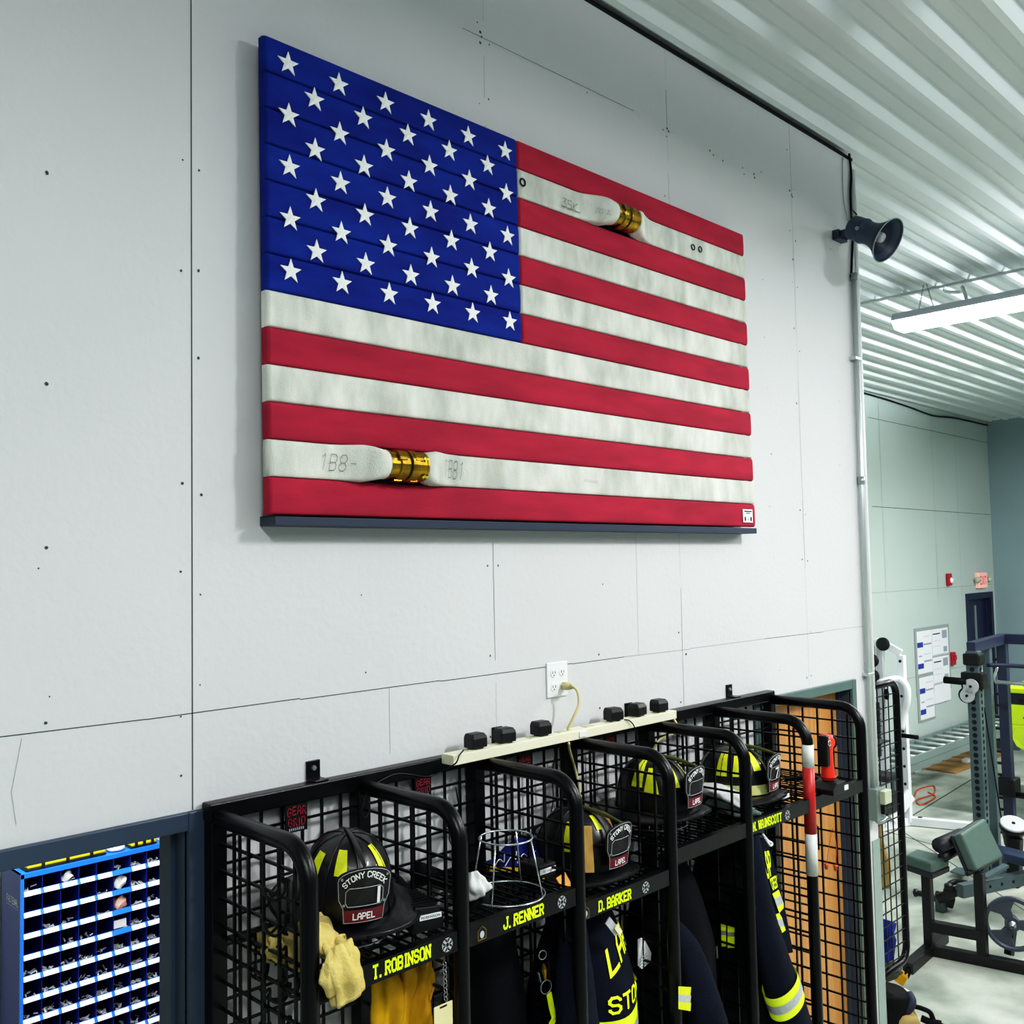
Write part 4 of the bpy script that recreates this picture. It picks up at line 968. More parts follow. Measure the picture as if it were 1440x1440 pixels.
# ================================================================== STOREROOM BIN CABINET
bx0, bx1, bz1, by = .543, 1.262, 1.338, 2.83
NR, NC = 9, 8; pr_ = .1005; bz0 = bz1-.008-NR*pr_
bc = thing('bin_cabinet', 'blue bolt-bin cabinet with rows of white labels, seen through the left doorway', 'cabinet', ((bx0+bx1)/2, by, .3))
k = MB().box(bx0, bx0+.006, by, by+.29, bz0-.02, bz1); k.build('side_panel', navycab, bc)
k = MB().box(bx1-.006, bx1, by, by+.29, bz0-.02, bz1); k.build('side_panel', navycab, bc)
k = MB().box(bx0, bx1, by, by+.29, bz1-.006, bz1); k.box(bx0-.004, bx1+.004, by-.006, by+.004, bz1-.020, bz1+.002).box(bx0-.005, bx0+.011, by-.006, by+.004, bz0-.02, bz1); k.build('front_trim', bluecab, bc)
k = MB().box(bx0, bx1, by+.285, by+.29, bz0-.02, bz1); k.build('rear_panel', navycab, bc)
cw = (bx1-bx0-.020)/NC
k = MB()
for c in range(NC+1):
    x = bx0+.010+cw*c; k.box(x-.0012, x+.0012, by, by+.285, bz0, bz1-.006)
for r in range(NR+1):
    z = bz1-.010-pr_*r; k.box(bx0+.006, bx1-.006, by+.02, by+.285, z-.002, z)
k.build('bin_dividers', bluedk, bc)
k = MB().box(bx0+.02, bx1-.02, by+.02, by+.28, .0, bz0-.02); k.build('cabinet_stand', navycab, bc)
hw = MB()
for r in range(NR):
    zb = bz1-.010-pr_*(r+1)
    k = MB().prism([(bx0+.008, by-.002, zb), (bx0+.008, by-.010, zb+.004), (bx0+.008, by+.002, zb+.026), (bx0+.008, by+.008, zb+.026)], (bx1-bx0-.016, 0, 0)); lip = k.build('bin_lip', bluecab, bc)
    for c in range(NC):
        x0 = bx0+.010+cw*c+.006; x1 = x0+cw-.016
        if c == 0: x0 -= .004
        if not (c == 5 and r in (0, 1, 2, 3)):
            k = MB(); a = (by-.0107, zb+.0045); b_ = (by+.0013, zb+.0255)
            k.quad((x0, a[0], a[1]), (x1, a[0], a[1]), (x1, b_[0], b_[1]), (x0, b_[0], b_[1])); lb = k.build('bin_label', paper, lip)
        if r >= 4 or c >= 5 or random.random() < .4:
            for q_ in range(random.randint(6, 20) if (r >= 4 or c >= 6) else 6):
                p = Vector((random.uniform(x0+.006, x1-.006), by+random.uniform(.012, .07), zb+random.uniform(.012, .034)))
                d = Vector((random.uniform(-1, 1), random.uniform(-1, 1), random.uniform(-.3, .5))).normalized()*random.uniform(.006, .016)
                hw.bar(p-d, p+d, random.uniform(.003, .007))
hwo = hw.build('loose_fasteners', mat('fastener_white', '#d9dcdc', .4, .3)); tag(hwo, 'loose pale screws and bolts lying in the bins of the blue cabinet', 'fasteners'); hwo['kind'] = 'stuff'
k = MB()
def side_fn(u, v): return Vector((bx0-.0008, by+.205-.165*u, bz1-.165+.035*v-.0*u))
text(k, 'FASTENAL', side_fn, th=.95); k.build('maker_lettering', whitet, bc)
k = MB().box(bx0-.0006, bx0, by+.04, by+.205, bz1-.178, bz1-.174); k.build('maker_underline', greyp, bc)
poly = [(5, 1, 'bag')]
cloth('plastic_bag', [(bx0+.01+cw*5.3, by+.03, bz1-.185), (bx0+.01+cw*5.5, by+.03, bz1-.15), (bx0+.01+cw*5.75, by+.05, bz1-.135)], [.018, .032, .012], whitecl, 4, .3, 71, .8, 'crumpled clear bag in the second row of the blue bins', 'bag')
cloth('plastic_bag', [(bx0+.01+cw*5.3, by+.03, bz1-.29), (bx0+.01+cw*5.5, by+.03, bz1-.255), (bx0+.01+cw*5.8, by+.05, bz1-.245)], [.018, .032, .012], mat('red_white_bag', '#e2c9c0', .7, ns=25, dark='#c06a50'), 4, .3, 72, .8, 'crumpled bag with red print in the third row of the blue bins', 'bag')
cloth('plastic_bag', [(bx0+.01+cw*2.25, by+.03, bz1-.088), (bx0+.01+cw*2.5, by+.03, bz1-.06), (bx0+.01+cw*2.75, by+.05, bz1-.075)], [.014, .026, .010], whitecl, 4, .3, 73, .8, 'crumpled pale bag in the top row of the blue bins', 'bag')
k = MB().box(bx0+.01+cw*5.1, bx0+.01+cw*5.85, by+.02, by+.025, bz1-.385, bz1-.345); tag(k.build('parts_box', white), 'tiny white carton in the fourth row of the blue bins', 'box')
# tool cases on top
def case(label, x0, x1, h):
    t = thing('tool_case', label, 'tool case', ((x0+x1)/2, by+.1, bz1))
    k = MB(); y0, y1 = by+.02, by+.20
    MB().box(x0, x1, y0, y1, bz1+.003, bz1+h*.22).build('case_tray', blackp, t, bev=.006)
    MB().box(x0+.004, x1-.004, y0+.004, y1-.004, bz1+h*.22, bz1+h).build('case_shell', mat('tool_yellow', '#d8cf1a', .45), t, bev=.008)
    for q_ in range(3):
        xx = x0+(x1-x0)*(.2+.3*q_); MB().box(xx-.007, xx+.007, y0-.004, y0+.004, bz1+h*.2, bz1+h*.8).build('latch', blackp, t)
case('long yellow and black tool case on the left end of the blue bin cabinet', bx0+.03, bx0+.42, .052)
case('short yellow and black tool case on the right end of the blue bin cabinet', bx0+.545, bx0+.69, .038)
k = MB(); k.lathe([(0, .03), (.03, .028), (.045, .016), (.047, .003), (.0, .0)], (bx0+.485, by+.07, bz1+.002), (0, 0, 1), 20)
tag(k.build('cable_spool', whitecl, None, smooth=True), 'round pale spool between the two tool cases on the blue cabinet', 'spool')
# ================================================================== HORN, CONDUIT, BOX ON THE WALL END
hs = thing('horn_loudspeaker', 'slate blue horn loudspeaker bracketed to the wall by the corner', 'loudspeaker', (3.36, -.2, 4.35))
dirn = Vector((-.04, -.84, -.54)).normalized(); HL = .72
m0 = at(1249, 338, 1, -.33); b0 = m0-dirn*.30*HL
def hl(pr): return [(r, h*HL) for r, h in pr]
k = MB(); k.lathe(hl([(0, 0), (.045, 0), (.056, .012), (.058, .05), (.058, .098), (.061, .10), (.061, .108), (.055, .112), (.054, .16), (.060, .20), (.076, .245), (.096, .282), (.104, .293), (.105, .300)]), b0, dirn, 36); k.build('horn_body', horn, hs, smooth=True)
k = MB(); k.lathe(hl([(.1035, .299), (.092, .272), (.070, .236), (.050, .20), (.032, .18), (.030, .178)]), b0, dirn, 36); k.build('horn_bell', mat('horn_inner', '#202a40', .5), hs, smooth=True)
MB().ring(m0, dirn, .105, .0025, 36).build('horn_rim', mat('horn_edge', '#8fa0a6', .5), hs, smooth=True)
k = MB(); k.lathe(hl([(0, .262), (.020, .260), (.024, .250), (.024, .18)]), b0, dirn, 18); k.build('driver_plug', silver, hs, smooth=True)
wp = at(1174, 331, 1, -.002)
k = MB(); sd = dirn.cross(Vector((0, 0, 1))).normalized()
for s_ in (-1, 1): k.bar(b0+dirn*.075+sd*.062*s_, Vector((wp.x+.03, -.035, wp.z+.0))+sd*.062*s_*.6, .006, .03)
k.bar(Vector((wp.x+.03, -.035, wp.z))-sd*.045, Vector((wp.x+.03, -.035, wp.z))+sd*.045, .03, .008)
k.box(wp.x-.025, wp.x+.07, -.035, 0, wp.z-.028, wp.z+.02); k.build('wall_bracket', horn, hs, bev=.002)
k = MB()
for s_ in (-1, 1): k.lathe([(0, .008), (.009, .006), (.010, 0)], b0+dirn*.075+sd*.064*s_, sd*s_, 10)
k.build('pivot_bolt', steel, hs)
k = MB(); k.tube([b0+Vector((0, 0, .045)), b0+Vector((.0, -.005, .085)), b0+Vector((0, -.03, .05))], .004, 6); k.build('cable_loop', blackp, hs)
cable('speaker_cable', [at(1194, 216, 1, -.012), at(1197, 245, 1, -.012), at(1196, 270, 1, -.012), at(1197, 300, 1, -.012), at(1198, 318, 1, -.02), at(1199, 340, 1, -.012), at(1198, 362, 1, -.012), at(1197, 390, 1, -.012)], .006, blackr, 'black cable running down the wall corner behind the horn loudspeaker')
cable('speaker_wire', [at(1185, 222, 1, -.005), at(1185, 255, 1, -.005), at(1187, 285, 1, -.005), at(1193, 312, 1, -.012)], .0022, mat('pale_wire', '#8fa39c', .6), 'thin pale wire left of the black cable above the horn loudspeaker')
xc = 3.592
cn = thing('wall_conduit', 'galvanised conduit pipe running down the wall corner to a switch box', 'conduit', (xc, -.02, 1.64))
MB().tube([(xc+.018, -.020, 4.235), (xc+.006, -.020, 3.0), (xc, -.020, 1.64)], .0135, 12).build('pipe', galv, cn, smooth=True)
MB().cyl((xc+.009, -.02, 3.195), (xc+.0085, -.02, 3.155), .0175, 12).build('coupling', steel, cn, smooth=True)
MB().cyl((xc+.018, -.02, 4.21), (xc+.018, -.02, 4.245), .0185, 12).build('end_bushing', boxgrey, cn, smooth=True)
k = MB()
for z in (2.2, 3.8): k.box(xc-.03, xc+.035, -.036, 0, z-.008, z+.008)
k.build('pipe_strap', galv, cn, bev=.003)
x2 = xc+.052
c2_ = MB().tube([(x2+.012, -.017, 4.8), (x2, -.017, 1.64)], .0105, 10).build('wall_conduit', white, None, smooth=True)
tag(c2_, 'thin white painted conduit beside the galvanised pipe at the wall corner', 'conduit')
sb = thing('switch_box', 'grey electrical switch box at the foot of the conduit on the wall corner', 'electrical box', (3.61, -.05, 1.48))
MB().box(3.555, 3.645, -.055, 0, 1.485, 1.64).build('box_body', boxgrey, sb, bev=.004)
MB().box(3.585, 3.66, -.085, -.055, 1.565, 1.63).build('box_cover', boxlight, sb, bev=.003)
MB().tube(smoothpath([(3.60, -.03, 1.487), (3.605, -.035, 1.472), (3.63, -.05, 1.475), (3.65, -.06, 1.49)], 5), .012, 8).build('box_connector', steel, sb, smooth=True)
MB().box(3.595, 3.625, -.075, -.055, 1.515, 1.555).build('box_lever', blackp, sb, bev=.003)
# ================================================================== SECOND GEAR RACK ON THE RETURN WALL
yr = .085; rx = XE+.006; xf = 4.14; zt2, zb2 = 2.105, .62
r2 = thing('gear_rack', 'black wire mesh gear rack end panel on the far side of the wall corner', 'gear rack', (3.9, yr, zb2))
R_ = .08
pth = [(rx+.04, yr, zt2)] + [tuple(p) for p in arc((xf-R_, yr, zt2-R_), R_, PI/2, 0, 8, (1, 0, 0), (0, 0, 1))] + [(xf, yr, 1.4)] + [tuple(p) for p in arc((xf-R_, yr, zb2+R_), R_, 0, -PI/2, 8, (1, 0, 0), (0, 0, 1))] + [(rx+.04, yr, zb2)]
MB().tube(pth, .019, 12).build('divider_hoop', black, r2, smooth=True)
k = MB()
for i in range(1, 7): x = rx+.03+.066*i; k.bar((x, yr, zb2), (x, yr, zt2), .005, .005, (0, 1, 0))
z = zt2-.06
while z > zb2+.03: k.bar((rx+.02, yr-.006, z), (xf, yr-.006, z), .0048, .0048); z -= .066
k.build('wire_mesh', black, r2)
MB().box(rx, rx+.044, yr-.02, 2.4, zt2-.02, zt2+.022).build('top_rail', black, r2, bev=.004)
k = MB().box(rx, rx+.044, yr-.02, yr+.022, zb2-.02, zt2); k.build('wall_post', black, r2, bev=.004)
for j in range(1, 4):
    y = yr+.75*j; MB().tube([(a, y, c) for a, b_, c in pth], .019, 10).build('divider_hoop', black, r2, smooth=True)
k = MB(); k.box(rx+.03, xf-.02, yr+.03, 2.3, 1.78, 1.785); k.build('shelf', black, r2)
cloth('blue_cloth', [at(1250, 1295, 1, .22), at(1247, 1320, 1, .22), at(1249, 1348, 1, .22)], [.06, .075, .05], royal, 3, .2, 81, .5, 'royal blue and white cloth behind the mesh low in the far rack', 'cloth', fax=(0, 1, 0))
cloth('tan_strap_bundle', [at(1236, 1120, 1, .20), at(1238, 1175, 1, .24), at(1242, 1210, 1, .24), at(1243, 1248, 1, .24)], [.006, .01, .04, .035], bagtan, 3, .25, 82, .7, 'tan and black bundle hanging inside the far rack', 'bundle')
cloth('grey_boot', [at(1247, 1357, 1, .25), at(1252, 1366, 1, .24), at(1256, 1374, 1, .22)], [.05, .065, .05], mat('boot_grey', '#5b5d52', .8, ns=14, na=.3), 3, .2, 83, .8, 'grey mottled bundle at the bottom of the far rack', 'bundle')
# gear bags and boots on the floor under it
bt = thing('rubber_boot', 'black rubber boot with a yellow collar under the far rack', 'boot', (4.35, .30, 0))
cloth('boot_shaft', [at(1250, 1392, 0, 4.40), at(1247, 1412, 0, 4.40), at(1245, 1450, 0, 4.40)], [.11, .12, .12], blackr, 2, .06, 84, .8, parent=bt)
k = MB(); c = at(1268, 1382, 0, 4.42)
k.prism([at(1257, 1378, 0, 4.38), at(1266, 1369, 0, 4.38), at(1276, 1376, 0, 4.38), at(1270, 1387, 0, 4.38), at(1263, 1383, 0, 4.38)], (.03, .0, .01)); k.build('boot_collar', yellowg, bt)
k = MB(); k.tube(smoothpath([at(1273, 1371, 0, 4.40), at(1275, 1362, 0, 4.40), at(1279, 1359, 0, 4.40), at(1280, 1366, 0, 4.40), at(1277, 1375, 0, 4.40)], 5), .006, 6); k.build('pull_loop', blackr, bt, smooth=True)
bg = thing('gear_bag', 'tan gear bag with silver flap and dark shoulder strap on the floor', 'bag', (4.6, .30, 0))
cloth('bag_flap', [at(1250, 1424, 0, 4.50), at(1262, 1410, 0, 4.50), at(1276, 1401, 0, 4.50)], [.06, .085, .06], bagsil, 5, .12, 85, .8, parent=bg)
k = MB(); k.tube(smoothpath([at(1246, 1436, 0, 4.44), at(1262, 1428, 0, 4.44), at(1277, 1419, 0, 4.44), at(1282, 1408, 0, 4.46), at(1277, 1397, 0, 4.48)], 6), [.026]*25, 8); k.build('bag_band', mat('bag_navy', '#23283f', .7), bg, smooth=True)
cloth('bag_pouch', [at(1248, 1452, 0, 4.46), at(1272, 1446, 0, 4.46), at(1294, 1440, 0, 4.50)], [.10, .11, .08], bagtan, 4, .15, 86, .8, parent=bg)
k = MB(); k.tube(smoothpath([at(1284, 1415, 0, 4.5), at(1296, 1418, 0, 4.5), at(1308, 1424, 0, 4.52), at(1314, 1436, 0, 4.54), at(1330, 1445, 0, 4.56)], 6), .014, 8)
k.tube(smoothpath([at(1296, 1432, 0, 4.5), at(1308, 1437, 0, 4.52), at(1324, 1440, 0, 4.54)], 6), .02, 8); k.build('shoulder_strap', blackr, bg, smooth=True)
# ================================================================== BACK WALL FITTINGS
def sheet(mb, px0, py0, px1, py1, y=YB-.02): 
    a = at(px0, py0, 1, y); b_ = at(px1, py1, 1, y); return a, b_
yb_ = YB-.012
def brect(a, b_, m, name, par, y, th=.004):
    k = MB().box(min(a.x, b_.x), max(a.x, b_.x), y-th, y, min(a.z, b_.z), max(a.z, b_.z)); return k.build(name, m, par)
bd = thing('notice_board', 'framed notice board covered with printed white sheets on the far wall', 'notice board', (12.2, YB, .6))
A = at(1284.5, 884, 1, YB); B = at(1331, 969, 1, YB); C = at(1314, 1014, 1, YB)
fx0, fx1, fxm = A.x, at(1333, 880, 1, YB).x, at(1312, 950, 1, YB).x
zt_, zm, zb_ = 1.845, .955, .612
k = MB().box(fx0, fx1, YB-.012, YB-.002, zm, zt_).box(fx0+.02, fxm, YB-.012, YB-.002, zb_, zm); k.build('board_backing', boardm, bd)
for (x0, x1, z0, z1) in ((fx0+.06, fxm-.03, 1.24, 1.80), (fx0+.08, fxm-.03, .64, 1.19)):
    s_ = brect(Vector((x0, 0, z0)), Vector((x1, 0, z1)), paper, 'notice_sheet', bd, YB-.012)
    for (u0, u1, v0, v1, m_) in ((0, .38, .62, .74, bluep), (0, .38, .12, .24, bluep), (.42, .95, .66, .70, greyp), (.42, .95, .26, .30, greyp), (.42, .9, .44, .45, greyp), (.44, .9, .86, .87, greyp), (.08, .3, .40, .43, greyp)):
        brect(Vector((x0+(x1-x0)*u0, 0, z0+(z1-z0)*v0)), Vector((x0+(x1-x0)*u1, 0, z0+(z1-z0)*v1)), m_, 'notice_print', s_, YB-.016, .002)
for (x0, x1, z0, z1) in ((fxm-.02, fx1-.06, 1.44, 1.80), (fxm-.02, fx1-.06, 1.06, 1.42), (fxm-.02, fx1-.06, .98, 1.04+.0), (fxm-.02, fx1-.2, .98, 1.05)):
    s_ = brect(Vector((x0, 0, z0)), Vector((x1, 0, z1)), paper, 'notice_sheet', bd, YB-.013)
    if z1-z0 > .2:
        for (u0, u1, v0, v1, m_) in ((.62, .92, .62, .92, greyp), (.05, .5, .80, .84, inkd), (.05, .95, .02, .04, greyp), (.68, .9, .1, .3, greyp), (.05, .5, .55, .56, greyp), (.05, .5, .35, .36, greyp)):
            brect(Vector((x0+(x1-x0)*u0, 0, z0+(z1-z0)*v0)), Vector((x0+(x1-x0)*u1, 0, z0+(z1-z0)*v1)), m_, 'notice_print', s_, YB-.017, .002)
k = MB().box(fxm-.02, fx1-.05, YB-.018, YB-.012, .80, 1.05); k.build('notice_sheet', paper, bd)
def strobe(label, px, py, h):
    c = at(px, py, 1, YB); t = thing('fire_alarm', label, 'fire alarm', tuple(c))
    MB().box(c.x-.06, c.x+.06, YB-.05, YB, c.z-h/2, c.z+h/2).build('alarm_case', alarmred, t, bev=.012)
    return c, t
c, t = strobe('small red fire alarm strobe high on the far wall', 1332, 815, .17)
k = MB(); k.lathe([(0, .03), (.03, .02), (.04, 0)], (c.x+.02, YB-.05, c.z-.01), (0, -1, 0), 14); k.build('strobe_lens', white, t, smooth=True)
c, t = strobe('red fire alarm pull station beside the notice board', 1337.5, 926, .18)
MB().box(c.x-.035, c.x+.035, YB-.07, YB-.05, c.z-.02, c.z+.05).build('pull_lever', alarmred, t, bev=.006)
c = at(1377, 816, 1, YB)
ex = thing('exit_sign', 'red lit exit sign with two emergency lamps above the far door', 'exit sign', tuple(c))
MB().box(c.x-.17, c.x+.17, YB-.06, YB, c.z-.115, c.z+.115).build('sign_case', mat('sign_face', '#e9b9b0', .5, emit='#e8a8a0', es=.3), ex, bev=.01)
k = MB(); text(k, 'EXIT', flat((c.x-.13, YB-.0612, c.z-.065), (.26, 0, 0), (0, 0, .13)), th=1.2); k.build('sign_lettering', redsign, ex)
for s_ in (-1, 1):
    k = MB(); k.lathe([(0, .06), (.04, .055), (.05, .03), (.03, 0)], (c.x+s_*.22, YB-.04, c.z+.02), (s_*.5, -.8, -.3), 14); k.tube([(c.x+s_*.15, YB-.03, c.z), (c.x+s_*.22, YB-.04, c.z+.02)], .015, 8); k.build('emergency_lamp', boxlight, ex, smooth=True)
# ladder leaning along the foot of the back wall
ld = thing('extension_ladder', 'aluminium extension ladder lying flat on low supports along the far wall', 'ladder', (12, 3, 0))
x0, x1 = 9.6, 14.2
yn, yf_, zn = 2.60, 3.06, .47
for yy in (yn, yf_):
    MB().box(x0, x1, yy-.016, yy+.016, zn-.085, zn).build('ladder_rail', alum, ld, bev=.004)
    MB().box(x0+.3, x1-.2, yy-.012, yy+.012, zn-.17, zn-.088).build('ladder_rail', alum, ld, bev=.004)
x = x0+.2
while x < x1-.1:
    MB().tube([(x, yn, zn-.035), (x, yf_, zn-.035)], .020, 8).build('rung', aluml, ld, smooth=True)
    MB().tube([(x+.09, yn, zn-.13), (x+.09, yf_, zn-.13)], .018, 8).build('rung', alum, ld, smooth=True); x += .305
for xx in (x0+.12, x1-.35): MB().box(xx, xx+.06, yn+.02, yf_-.02, 0, zn-.172).build('ladder_support', gymgrey, ld)
k = MB().prism([(11.75, 2.72, .001), (13.4, 2.66, .001), (13.3, 3.12, .001), (11.8, 3.12, .001)], (0, 0, .016)); tag(k.build('plywood_sheet', ply), 'brown plywood sheet on the floor beneath the ladder', 'sheet')
k = MB().box(12.45, 12.62, 2.82, 2.90, .018, .06); tag(k.build('white_carton', white, None, bev=.004), 'small white object lying on the plywood sheet', 'box')
pts = [(9.6, 2.75, .008), (10.1, 2.60, .008), (10.6, 2.72, .008), (10.9, 2.66, .008), (10.5, 2.50, .008), (10.1, 2.52, .008), (9.9, 2.40, .008), (10.35, 2.42, .008), (10.55, 2.58, .008)]
cable('orange_cable', pts, .009, orangec, 'orange cable looped on the floor behind the white home gym')
# ================================================================== WHITE HOME GYM
hg = thing('cable_gym', 'white framed cable home gym with a black weight stack behind the rack panel', 'exercise machine', (8.9, 2.3, 0))
def bars(name, lst, m, par, w=.07, h=None, bev=.004):
    for a, b_ in lst: MB().bar(a, b_, w, h or w).build(name, m, par, bev=bev)
gx = 9.0
U0 = Vector((gx, 2.16, .04)); U1 = Vector((gx, 2.16, 1.76)); V0 = Vector((gx-.05, 2.36, .04)); V1 = Vector((gx-.05, 2.36, 1.90))
bars('upright', [(U0, U1), (V0, V1)], gymwhite, hg)
bars('upright', [((gx-.1, 2.47, .04), (gx-.1, 2.47, 1.86))], gymwhite, hg)
bars('top_beam', [(V1, U1+Vector((0, 0, .02))), (V1, (gx-.1, 2.47, 1.88))], gymwhite, hg)
bars('base_beam', [((gx+.02, 2.17, .045), (gx+.25, 1.45, .045)), ((gx+.02, 2.17, .045), (gx-1.0, 2.45, .045))], gymwhite, hg, .08)
k = MB(); k.tube(smoothpath([(gx-.25, 2.30, 1.48), (gx-.1, 2.18, 1.52), (gx-.08, 2.09, 1.45), (gx-.08, 2.085, 1.30), (gx-.08, 2.13, 1.16), (gx-.08, 2.16, 1.0)], 6), .038, 10); k.build('press_arm', gymwhite, hg, smooth=True)
a = at(1266, 1034, 0, gx-.12); b_ = at(1291, 1037, 0, gx-.12); MB().cyl(a, b_, .022, 12).build('arm_grip', blackr, hg, smooth=True)
MB().box(gx-.45, gx-.2, 2.32, 2.50, .72, 1.28).build('weight_stack', blackp, hg, bev=.01)
for zz_ in np.linspace(.78, 1.22, 8): MB().box(gx-.455, gx-.195, 2.315, 2.505, zz_, zz_+.006).build('stack_gap', inkd, hg)
for yy in (2.37, 2.45): MB().cyl((gx-.32, yy, .1), (gx-.32, yy, 1.84), .012, 8).build('guide_rod', steel, hg, smooth=True)
for (yy, zz_) in ((2.29, 1.88), (2.415, 1.70), (2.415, 1.54)):
    k = MB(); k.lathe([(0, -.02), (.055, -.02), (.07, -.012), (.06, 0), (.07, .012), (.055, .02), (0, .02)], (gx-.14, yy, zz_), (1, 0, 0), 18); k.build('pulley', blackp, hg)
k = MB(); k.tube([(gx-.10, 2.40, 1.90), (gx-.10, 2.40, 1.2)], .004, 5); k.tube([(gx-.12, 2.30, 1.5), (gx-.12, 2.33, .9)], .004, 5); k.build('steel_cable', inkd, hg)
k = MB(); k.lathe([(0, 0), (.02, .005), (.026, .06), (.016, .11), (0, .115)], (gx-.12, 2.28, 1.30), (0, 0, 1), 12); k.build('cable_grip', blackr, hg, smooth=True)
MB().box(gx-.5, gx-.2, 2.12, 2.40, .52, .58).build('seat_pad', vinyle, hg, bev=.02)
bars('seat_post', [((gx-.35, 2.25, .05), (gx-.35, 2.25, .52))], gymwhite, hg, .06)
MB().box(gx-.48, gx-.22, 2.16, 2.24, .18, .40).build('leg_pad', blackp, hg, bev=.02)
bars('side_plate', [((gx-.3, 2.2, .12), (gx-.05, 2.1, .34))], gymwhite, hg, .03, .14)
k = MB()
for zz_ in np.linspace(.25, 1.7, 9): k.lathe([(0, .006), (.014, .004), (.016, 0)], (gx-.036, 2.16, zz_), (-1, 0, 0), 8)
k.lathe([(0, .006), (.02, .004), (.024, 0)], (gx+.06, 2.06, .088), (0, 0, 1), 10)
k.build('frame_bolt', blackp, hg)
# ================================================================== POWER RACK
pr2 = thing('power_rack', 'grey and dark blue power rack with hole-punched uprights at the right edge', 'exercise rack', (8, .8, 0))
def upright(x, y, zt_, m, holes=True, w=.075):
    u = MB().box(x-w/2, x+w/2, y-w/2, y+w/2, 0, zt_).build('upright', m, pr2, bev=.005)
    if holes:
        k = MB(); z = .12
        while z < zt_-.08:
            k.lathe([(.020, 0), (.020, .0015), (.009, .002), (0, .001)], (x-w/2-.0005, y, z), (-1, 0, 0), 12); k.lathe([(.018, 0), (.018, .0015), (0, .001)], (x, y-w/2-.0005, z), (0, -1, 0), 10); z += .055
        k.build('hole_pattern', inkd, u)
    return u
upright(7.5, .885, 1.98, gymgrey, True, .10)
upright(7.95, .935, 2.0, gymgrey, False, .07)
upright(8.4, .955, 2.02, gymdark, False, .085)
upright(7.5, -.35, 1.98, gymgrey, True, .10); upright(8.4, -.35, 2.02, gymdark, False, .085)
bars('top_beam', [((7.46, .89, 2.01), (8.44, .955, 2.02)), ((8.4, .955, 2.02), (8.4, -.35, 2.02))], gymdark, pr2, .07, .09)
bars('base_beam', [((7.5, .885, .04), (8.4, .955, .04)), ((8.4, .955, .04), (8.4, -.35, .04))], gymdark, pr2, .08)
bars('side_brace', [((7.5, .885, 1.70), (7.95, .935, 1.70))], gymdark, pr2, .05, .10)
MB().box(7.43, 7.57, .815, .955, 1.86, 1.96).build('corner_bracket', blackp, pr2, bev=.015)
MB().tube(smoothpath([(7.55, .80, 1.86), (7.6, .6, 1.86), (7.6, .3, 1.86), (7.6, -.3, 1.86)], 5), .018, 10).build('pull_up_bar', gymdark, pr2, smooth=True)
MB().cyl(at(1400, 959, 0, 8.2), Vector((8.2, -.4, at(1400, 959, 0, 8.2).z)), .018, 10).build('lat_bar', wire, pr2, smooth=True)
k = MB(); k.tube(smoothpath([at(1400, 959, 0, 8.2), at(1399, 950, 0, 8.2), at(1403, 938, 0, 8.2)], 4), .012, 8); k.build('bar_hook', wire, pr2, smooth=True)
# jammer arm with roller plate
k = MB(); k.cyl(at(1328, 956, 0, 7.42), at(1360, 959, 0, 7.42), .030, 14); k.build('arm_grip', blackr, pr2, smooth=True)
k = MB().box(7.44, 7.58, .80, .98, 1.66, 1.80); k.build('arm_carriage', blackp, pr2, bev=.012)
a = at(1366, 965, 0, 7.42); b_ = at(1361, 978, 0, 7.42)
k = MB(); k.tube([a+Vector((0, .0, 0)), a+Vector((-.02, 0, 0))], .062, 20); k.tube([b_, b_+Vector((-.02, 0, 0))], .058, 20); k.bar(a+Vector((-.01, 0, 0)), b_+Vector((-.01, 0, 0)), .10, .02, (1, 0, 0)); k.build('roller_plate', silver, pr2)
k = MB()
for c in (a, b_): k.cyl(c+Vector((-.028, 0, 0)), c+Vector((.05, 0, 0)), .012, 8); k.cyl(c+Vector((.005, .015, 0)), c+Vector((.045, .015, 0)), .066, 18)
k.build('roller', blackp, pr2)
k = MB()
z = .25
while z < 1.85: k.cyl((8.4, .99, z), (8.4, 1.06, z), .013, 8); z += .105
k.build('storage_peg', blackp, pr2)
MB().cyl((7.72, .905, .1), (7.72, .905, 1.85), .010, 8).build('guide_rod', wire, pr2, smooth=True)
MB().tube([(7.55, .835, 1.5), (7.7, .84, 1.0), (7.9, .85, .4), (7.95, .84, .2)], .006, 6).build('pulley_cable', inkd, pr2)
MB().box(8.32, 8.48, .875, 1.035, .60, .76).build('carriage_block', blackp, pr2, bev=.012)
MB().cyl((8.36, .90, .62), (8.36, -.4, .62), .028, 12).build('safety_bar', blackp, pr2, smooth=True)
a = at(1425, 1159, 0, 7.75)
k = MB(); k.lathe([(0, .012), (.10, .012), (.105, 0), (0, 0)], a, (-.35, -.25, .9), 24); k.build('pulley_cover', silver, pr2)
k = MB(); k.lathe([(0, .02), (.014, .018), (.016, .01)], a, (-.35, -.25, .9), 8); k.build('cover_bolt', inkd, pr2)
k = MB(); k.lathe([(0, 0), (.10, 0), (.11, -.03), (.08, -.10), (.05, -.22), (0, -.3)], a, (-.35, -.25, .9), 18); k.build('pulley_housing', blackp, pr2)
MB().bar((7.72, .72, .0), (7.74, .70, .40), .10, .10).build('pulley_post', blackp, pr2, bev=.01)
